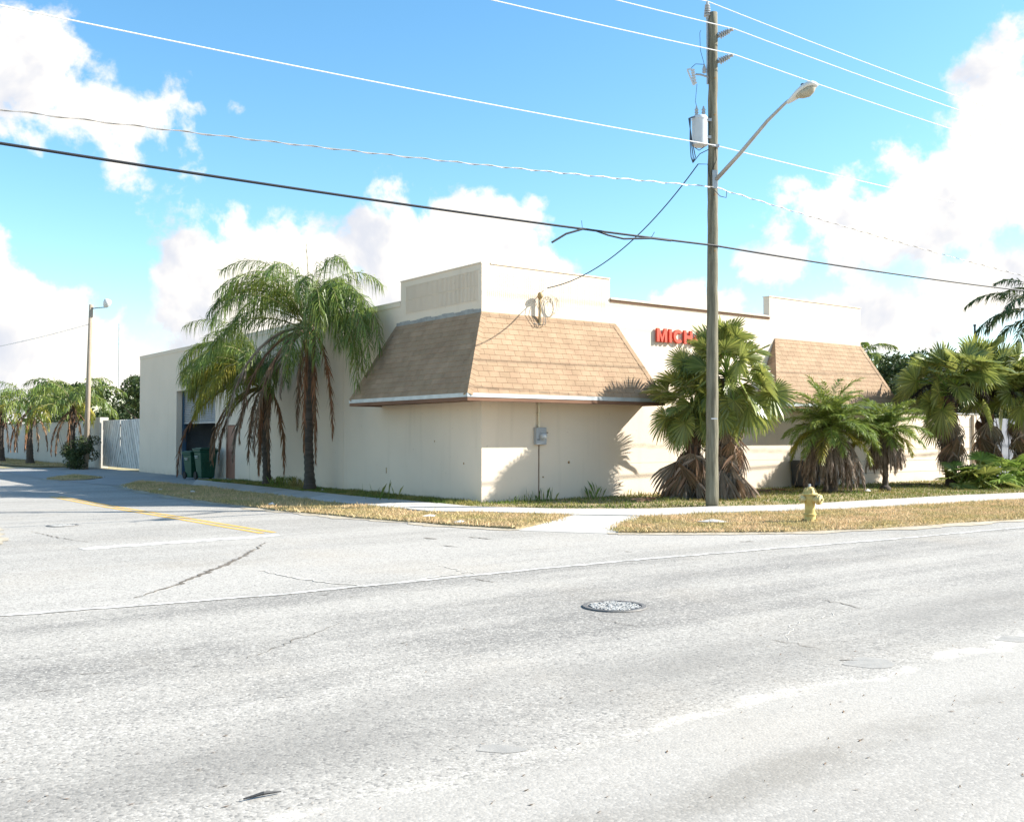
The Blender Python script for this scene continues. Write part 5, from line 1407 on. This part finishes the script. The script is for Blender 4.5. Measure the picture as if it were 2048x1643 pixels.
for k in range(8):
    a = k*math.pi/4+.2; mb = MB()
    p = [(hx+math.cos(a)*r*HS, hy+math.sin(a)*r*HS, hz(z)) for r, z in ((.14, .625), (.127, .665), (.095, .715))]; mb.tube(p, .010, 4); obj('rib', mb, M['cap'], hy_)
mb = MB(); mb.lathe([(.028*HS, hz(.74)), (.026*HS, hz(.80))], (hx, hy, 0), 5); obj('operating_nut', mb, M['porcelain'], hy_)
def nozzle(d, r, L_, z):
    mb = MB(); d = d/np.linalg.norm(d)
    mb.lathe([(r*.8, 0), (r*.8, L_*.45), (r*1.15, L_*.47), (r*1.15, L_*.72), (r*1.0, L_*.75), (r*1.0, L_*.95), (r*.75, L_), (r*.3, L_), (r*.28, L_*1.2)], (hx+d[0]*.07, hy+d[1]*.07, hz(z)), 14, tuple(d))
    obj('nozzle_cap', mb, M['cap'], hy_)
nozzle(_R*.75-_H*.65, .095*HS, .16, .49); nozzle(-_R*.95-_H*.25, .062*HS, .14, .49); nozzle(_H*.75+_R*.5, .062*HS, .14, .49)

# ------------------------------------------------------------------ bins
def wheelie_bin(x, y, rz, s, lab):
    q = thing('wheelie_bin', lab, 'trash bin', (0, 0, 0), 'green wheelie bins by the garage door')
    V = []
    for z, w, d in ((.06, .40, .44), (.12, .44, .48), (.92, .58, .64), (.94, .64, .70), (1.0, .64, .70)):
        V += [(-w/2, -d/2, z), (w/2, -d/2, z), (w/2, d/2, z), (-w/2, d/2, z)]
    F = [(3, 2, 1, 0)]
    for i in range(4):
        for j in range(4): F.append((i*4+j, i*4+(j+1) % 4, (i+1)*4+(j+1) % 4, (i+1)*4+j))
    F.append((16, 17, 18, 19))
    mb = MB(); mb.add(V, F); bevel(obj('body', mb, M['bin'], q), .02)
    mb = MB()
    for xx in (-.12, .12):
        mb.hexa([(xx-.03, -.262, .2), (xx+.03, -.262, .2), (xx+.03, -.235, .2), (xx-.03, -.235, .2), (xx-.04, -.332, .85), (xx+.04, -.332, .85), (xx+.04, -.30, .85), (xx-.04, -.30, .85)])
    mb.box(-.2, .2, -.345, -.31, .60, .64); obj('ribs', mb, M['bin'], q)
    mb = MB()
    Vl = [(-.34, -.38, 1.005), (.34, -.38, 1.005), (.34, .37, 1.005), (-.34, .37, 1.005), (-.34, -.38, 1.035), (.34, -.38, 1.035), (.34, .37, 1.05), (-.34, .37, 1.05)]
    mb.hexa(Vl); mb.box(-.25, .25, -.28, .28, 1.036, 1.075); bevel(obj('lid', mb, M['bin'], q), .02)
    mb = MB(); mb.tube([(-.26, .40, .98), (.26, .40, .98)], .018, 8)
    mb.box(-.28, -.24, .34, .42, .94, 1.0); mb.box(.24, .28, .34, .42, .94, 1.0); obj('handle', mb, M['bin'], q)
    for xx in (-.27, .23):
        mb = MB(); mb.lathe([(.02, 0), (.13, 0), (.14, .01), (.14, .045), (.13, .055), (.02, .055)], (xx, .26, .14), 16, (1, 0, 0)); obj('wheel', mb, M['rubber'], q)
    mb = MB()
    for r, w in ((0, .24), (1, .16)):
        for k in range(int(w/.03)): mb.box(-.34, -.305+.0, -.1+k*.03-w/2+.1, -.1+k*.03+.02-w/2+.1, .78-r*.05, .80-r*.05)
    o = obj('print', mb, M['print'], q)
    q.location = (x, y, .02); q.rotation_euler = (0, 0, rz); q.scale = (s, s, s)
    return q
wheelie_bin(-.62, 17.15, rad(0), 1.12, 'larger green wheelie bin with white lettering, right one by the garage door')
wheelie_bin(-.75, 18.05, rad(8), 1.0, 'smaller green wheelie bin half hidden behind the larger one')

# things inside the garage
mb = MB(); mb.box(1.1, 1.6, 20.0, 20.5, .02, .52); bx = thing('cardboard_box', 'brown cardboard box on the garage floor behind the bins', 'box', (1.3, 20.2, .02)); obj('carton', mb, M['card'], bx)
mb = MB(); mb.box(1.093, 1.0985, 20.22, 20.28, .02, .525); mb.box(1.1, 1.6, 20.23, 20.27, .521, .524); obj('tape', mb, M['dead_grey'], bx)
sk = thing('wash_stand', 'black bowl topped stand inside the garage against the grey wall', 'stand', (2.0, 22.2, .02))
mb = MB(); mb.lathe([(.05, 1.2), (.1, 1.32), (.34, 1.52), (.40, 1.54), (.38, 1.6)], (2.0, 22.2, 0), 16); obj('bowl', mb, M['black'], sk)
mb = MB(); mb.tube([(2.0, 22.2, .02), (2.0, 22.2, 1.25)], .03, 6); obj('stem', mb, M['black'], sk)
tc_ = thing('tool_chest', 'dark tool chest on the floor of the garage', 'chest', (1.9, 21.3, .02))
mb = MB(); mb.box(1.6, 2.2, 20.9, 21.7, .02, .85); obj('cabinet', mb, M['black'], tc_)
for k in range(3):
    mb = MB(); mb.box(1.58, 1.598, 20.95, 21.65, .1+.25*k, .3+.25*k); obj('drawer', mb, M['utility'], tc_)
nt_ = thing('wall_notice', 'tiny red and white notice on the wall between garage and door', 'sign', (0, 17.3, 1.4))
mb = MB(); mb.box(-.012, -.002, 17.2, 17.42, 1.36, 1.62); obj('plate', mb, M['white_wall'], nt_)
mb = MB(); mb.box(-.016, -.0125, 17.23, 17.25, 1.40, 1.58); mb.box(-.016, -.0125, 17.25, 17.38, 1.565, 1.58); mb.box(-.016, -.0125, 17.32, 17.34, 1.40, 1.55); obj('print', mb, M['red'], nt_)

# ------------------------------------------------------------------ grey cabinet behind date palm
ub = thing('utility_cabinet', 'dark grey cabinet against the front wall behind the bushy date palm', 'cabinet', (11.90, -.5, .04))
mb = MB(); mb.hexa([(11.85, -.62, .12), (12.45, -.62, .12), (12.45, -.06, .12), (11.85, -.06, .12), (11.77, -.68, .85), (12.53, -.68, .85), (12.53, -.04, .85), (11.77, -.04, .85)]); obj('body', mb, M['utility'], ub)
mb = MB(); mb.box(11.75, 12.55, -.70, -.03, .852, .90); obj('lid', mb, M['utility'], ub)
mb = MB(); mb.box(11.87, 11.95, -.6, -.1, .03, .119); mb.box(12.35, 12.43, -.6, -.1, .03, .119); obj('feet', mb, M['black'], ub)

# ------------------------------------------------------------------ manholes
def manhole(u, v, r, lab, rot=0):
    x, y = G(u, v)
    q = thing('manhole_cover', lab, 'manhole', (x, y, .0))
    mb = MB(); n = 40; V = []
    for (rr, z) in ((r*1.0, .004), (r*.975, .015), (r*.84, .015), (r*.83, .008)):
        V += [(x+rr*math.cos(2*math.pi*j/n), y+rr*math.sin(2*math.pi*j/n), z) for j in range(n)]
    F = [(i*n+j, i*n+(j+1) % n, (i+1)*n+(j+1) % n, (i+1)*n+j) for i in range(3) for j in range(n)]
    mb.add(V, F); obj('rim', mb, M['iron'], q)
    mb = MB(); mb.lathe([(r*.828, .003), (r*.82, .0085)], (x, y, 0), 40); lid = obj('lid', mb, M['black'], q)
    mb = MB(); s_ = r*.098
    for i in range(-9, 10):
        for j in range(-9, 10):
            cx_, cy_ = (i+.5*(j % 2))*s_, j*s_
            if math.hypot(cx_, cy_) > r*.77: continue
            if RNG.random() < .16: continue
            a = RNG.uniform(0, 3.14); cx_ += RNG.normal(0, s_*.12); cy_ += RNG.normal(0, s_*.12)
            mb.cbox((x+cx_, y+cy_, .0115), s_*RNG.uniform(.7, 1.2), s_*RNG.uniform(.35, .6), .008, a)
    tag(obj('tread', mb, M['iron_worn'], q), kind='stuff')
    return q
manhole(1229, 1213, .315, 'large round manhole cover with pale worn studs in the main road', .3)
manhole(125, 1051, .28, 'small dark manhole cover in the side street at left')

# ------------------------------------------------------------------ litter and fallen things
def scrap(u, v, s, lab, m='paper', cat='litter', name='litter', h=.05, group='white litter scattered on the grass', z=.05):
    x, y = G(u, v); mb = MB(); V = []
    n = 9
    for k in range(n):
        a = 2*math.pi*k/n; rr = s*RNG.uniform(.6, 1.1); V.append((x+math.cos(a)*rr, y+math.sin(a)*rr*.7, z+RNG.uniform(0, h*.5)))
    V.append((x, y, z+h)); V.append((x+.2*s, y, z))
    F = [(k, (k+1) % n, n) for k in range(n)]+[((k+1) % n, k, n+1) for k in range(n)]
    mb.add(V, F); return tag(obj(name, mb, M[m]), lab, cat, group)
scrap(1735, 987, .13, 'crumpled white paper on the grass right of the slender date palm', h=.10)
scrap(545, 1014, .10, 'white scrap at the road edge of the dry verge near the yellow lines', h=.07)
scrap(385, 987, .09, 'white scrap in the shaded verge left of the yellow lines', h=.05)
scrap(320, 983, .08, 'small white scrap at the left tip of the corner verge', h=.05)
scrap(645, 984, .08, 'white scrap by the foot of the tall queen palm', h=.05)
scrap(1650, 1052, .05, 'tiny white scrap beside the fire hydrant', h=.03)
scrap(860, 1037, .16, 'flat pale slab fragment in the corner verge', h=.04)
scrap(1425, 1049, .34, 'broken pale concrete lump in the verge left of the hydrant', m='concrete', cat='rubble', name='rubble', h=.06)
scrap(920, 1050, .12, 'pale broken kerb stone at the road edge of the corner verge', m='concrete', cat='rubble', name='rubble', h=.05)
# stick on the road and fallen dead leaves
sx_, sy_ = G(512, 1596); ex_, ey_ = G(542, 1591)
mb = MB(); mb.tube([(sx_-.06, sy_, .012), ((sx_+ex_)/2, (sy_+ey_)/2, .02), (ex_+.05, ey_, .012)], [.004, .009, .003], 5); tag(obj('twig', mb, M['cable']), 'dark twig lying on the near lane at the bottom', 'twig')
for (u, v, az, R, lab) in ((1310, 1004, 200, .5, 'fallen brown palm leaf left of the fan palms'), (1570, 986, 170, .5, 'fallen brown palm leaf under the bushy date palm'), (1860, 974, 150, .6, 'dead brown palm leaf lying beside the right hand cluster')):
    x, y = G(u, v); q = thing('fallen_leaf', lab, 'palm leaf', (x, y, .05), 'fallen palm leaves on the front grass')
    fan_leaf(q, (x, y, .10), az, 6, .5, R, M['dead'], M['dead_red'], spread=50, nseg=14, droop=.12, cup=.35, pet_droop=6, name='blade', rp=.02)
# leaf crumbs on the roads
mb = MB()
for k in range(420):
    u, v = RNG.uniform(0, 2048), 1080+550*RNG.uniform(0, 1)**1.2
    x, y = G(u, v); a = RNG.normal(0, .5); l = RNG.uniform(.005, .022); w = l*RNG.uniform(.15, .4)
    c, s_ = math.cos(a), math.sin(a)
    zl = .0035 if y < -11 else .0085
    mb.add([(x-c*l, y-s_*l, zl), (x+s_*w, y-c*w, zl+.002), (x+c*l, y+s_*l, zl+.003), (x-s_*w, y+c*w, zl)], [(0, 1, 2, 3)])
tag(obj('leaf_litter', mb, M['dead']), 'brown leaf crumbs strewn over the asphalt', 'litter', kind='stuff')
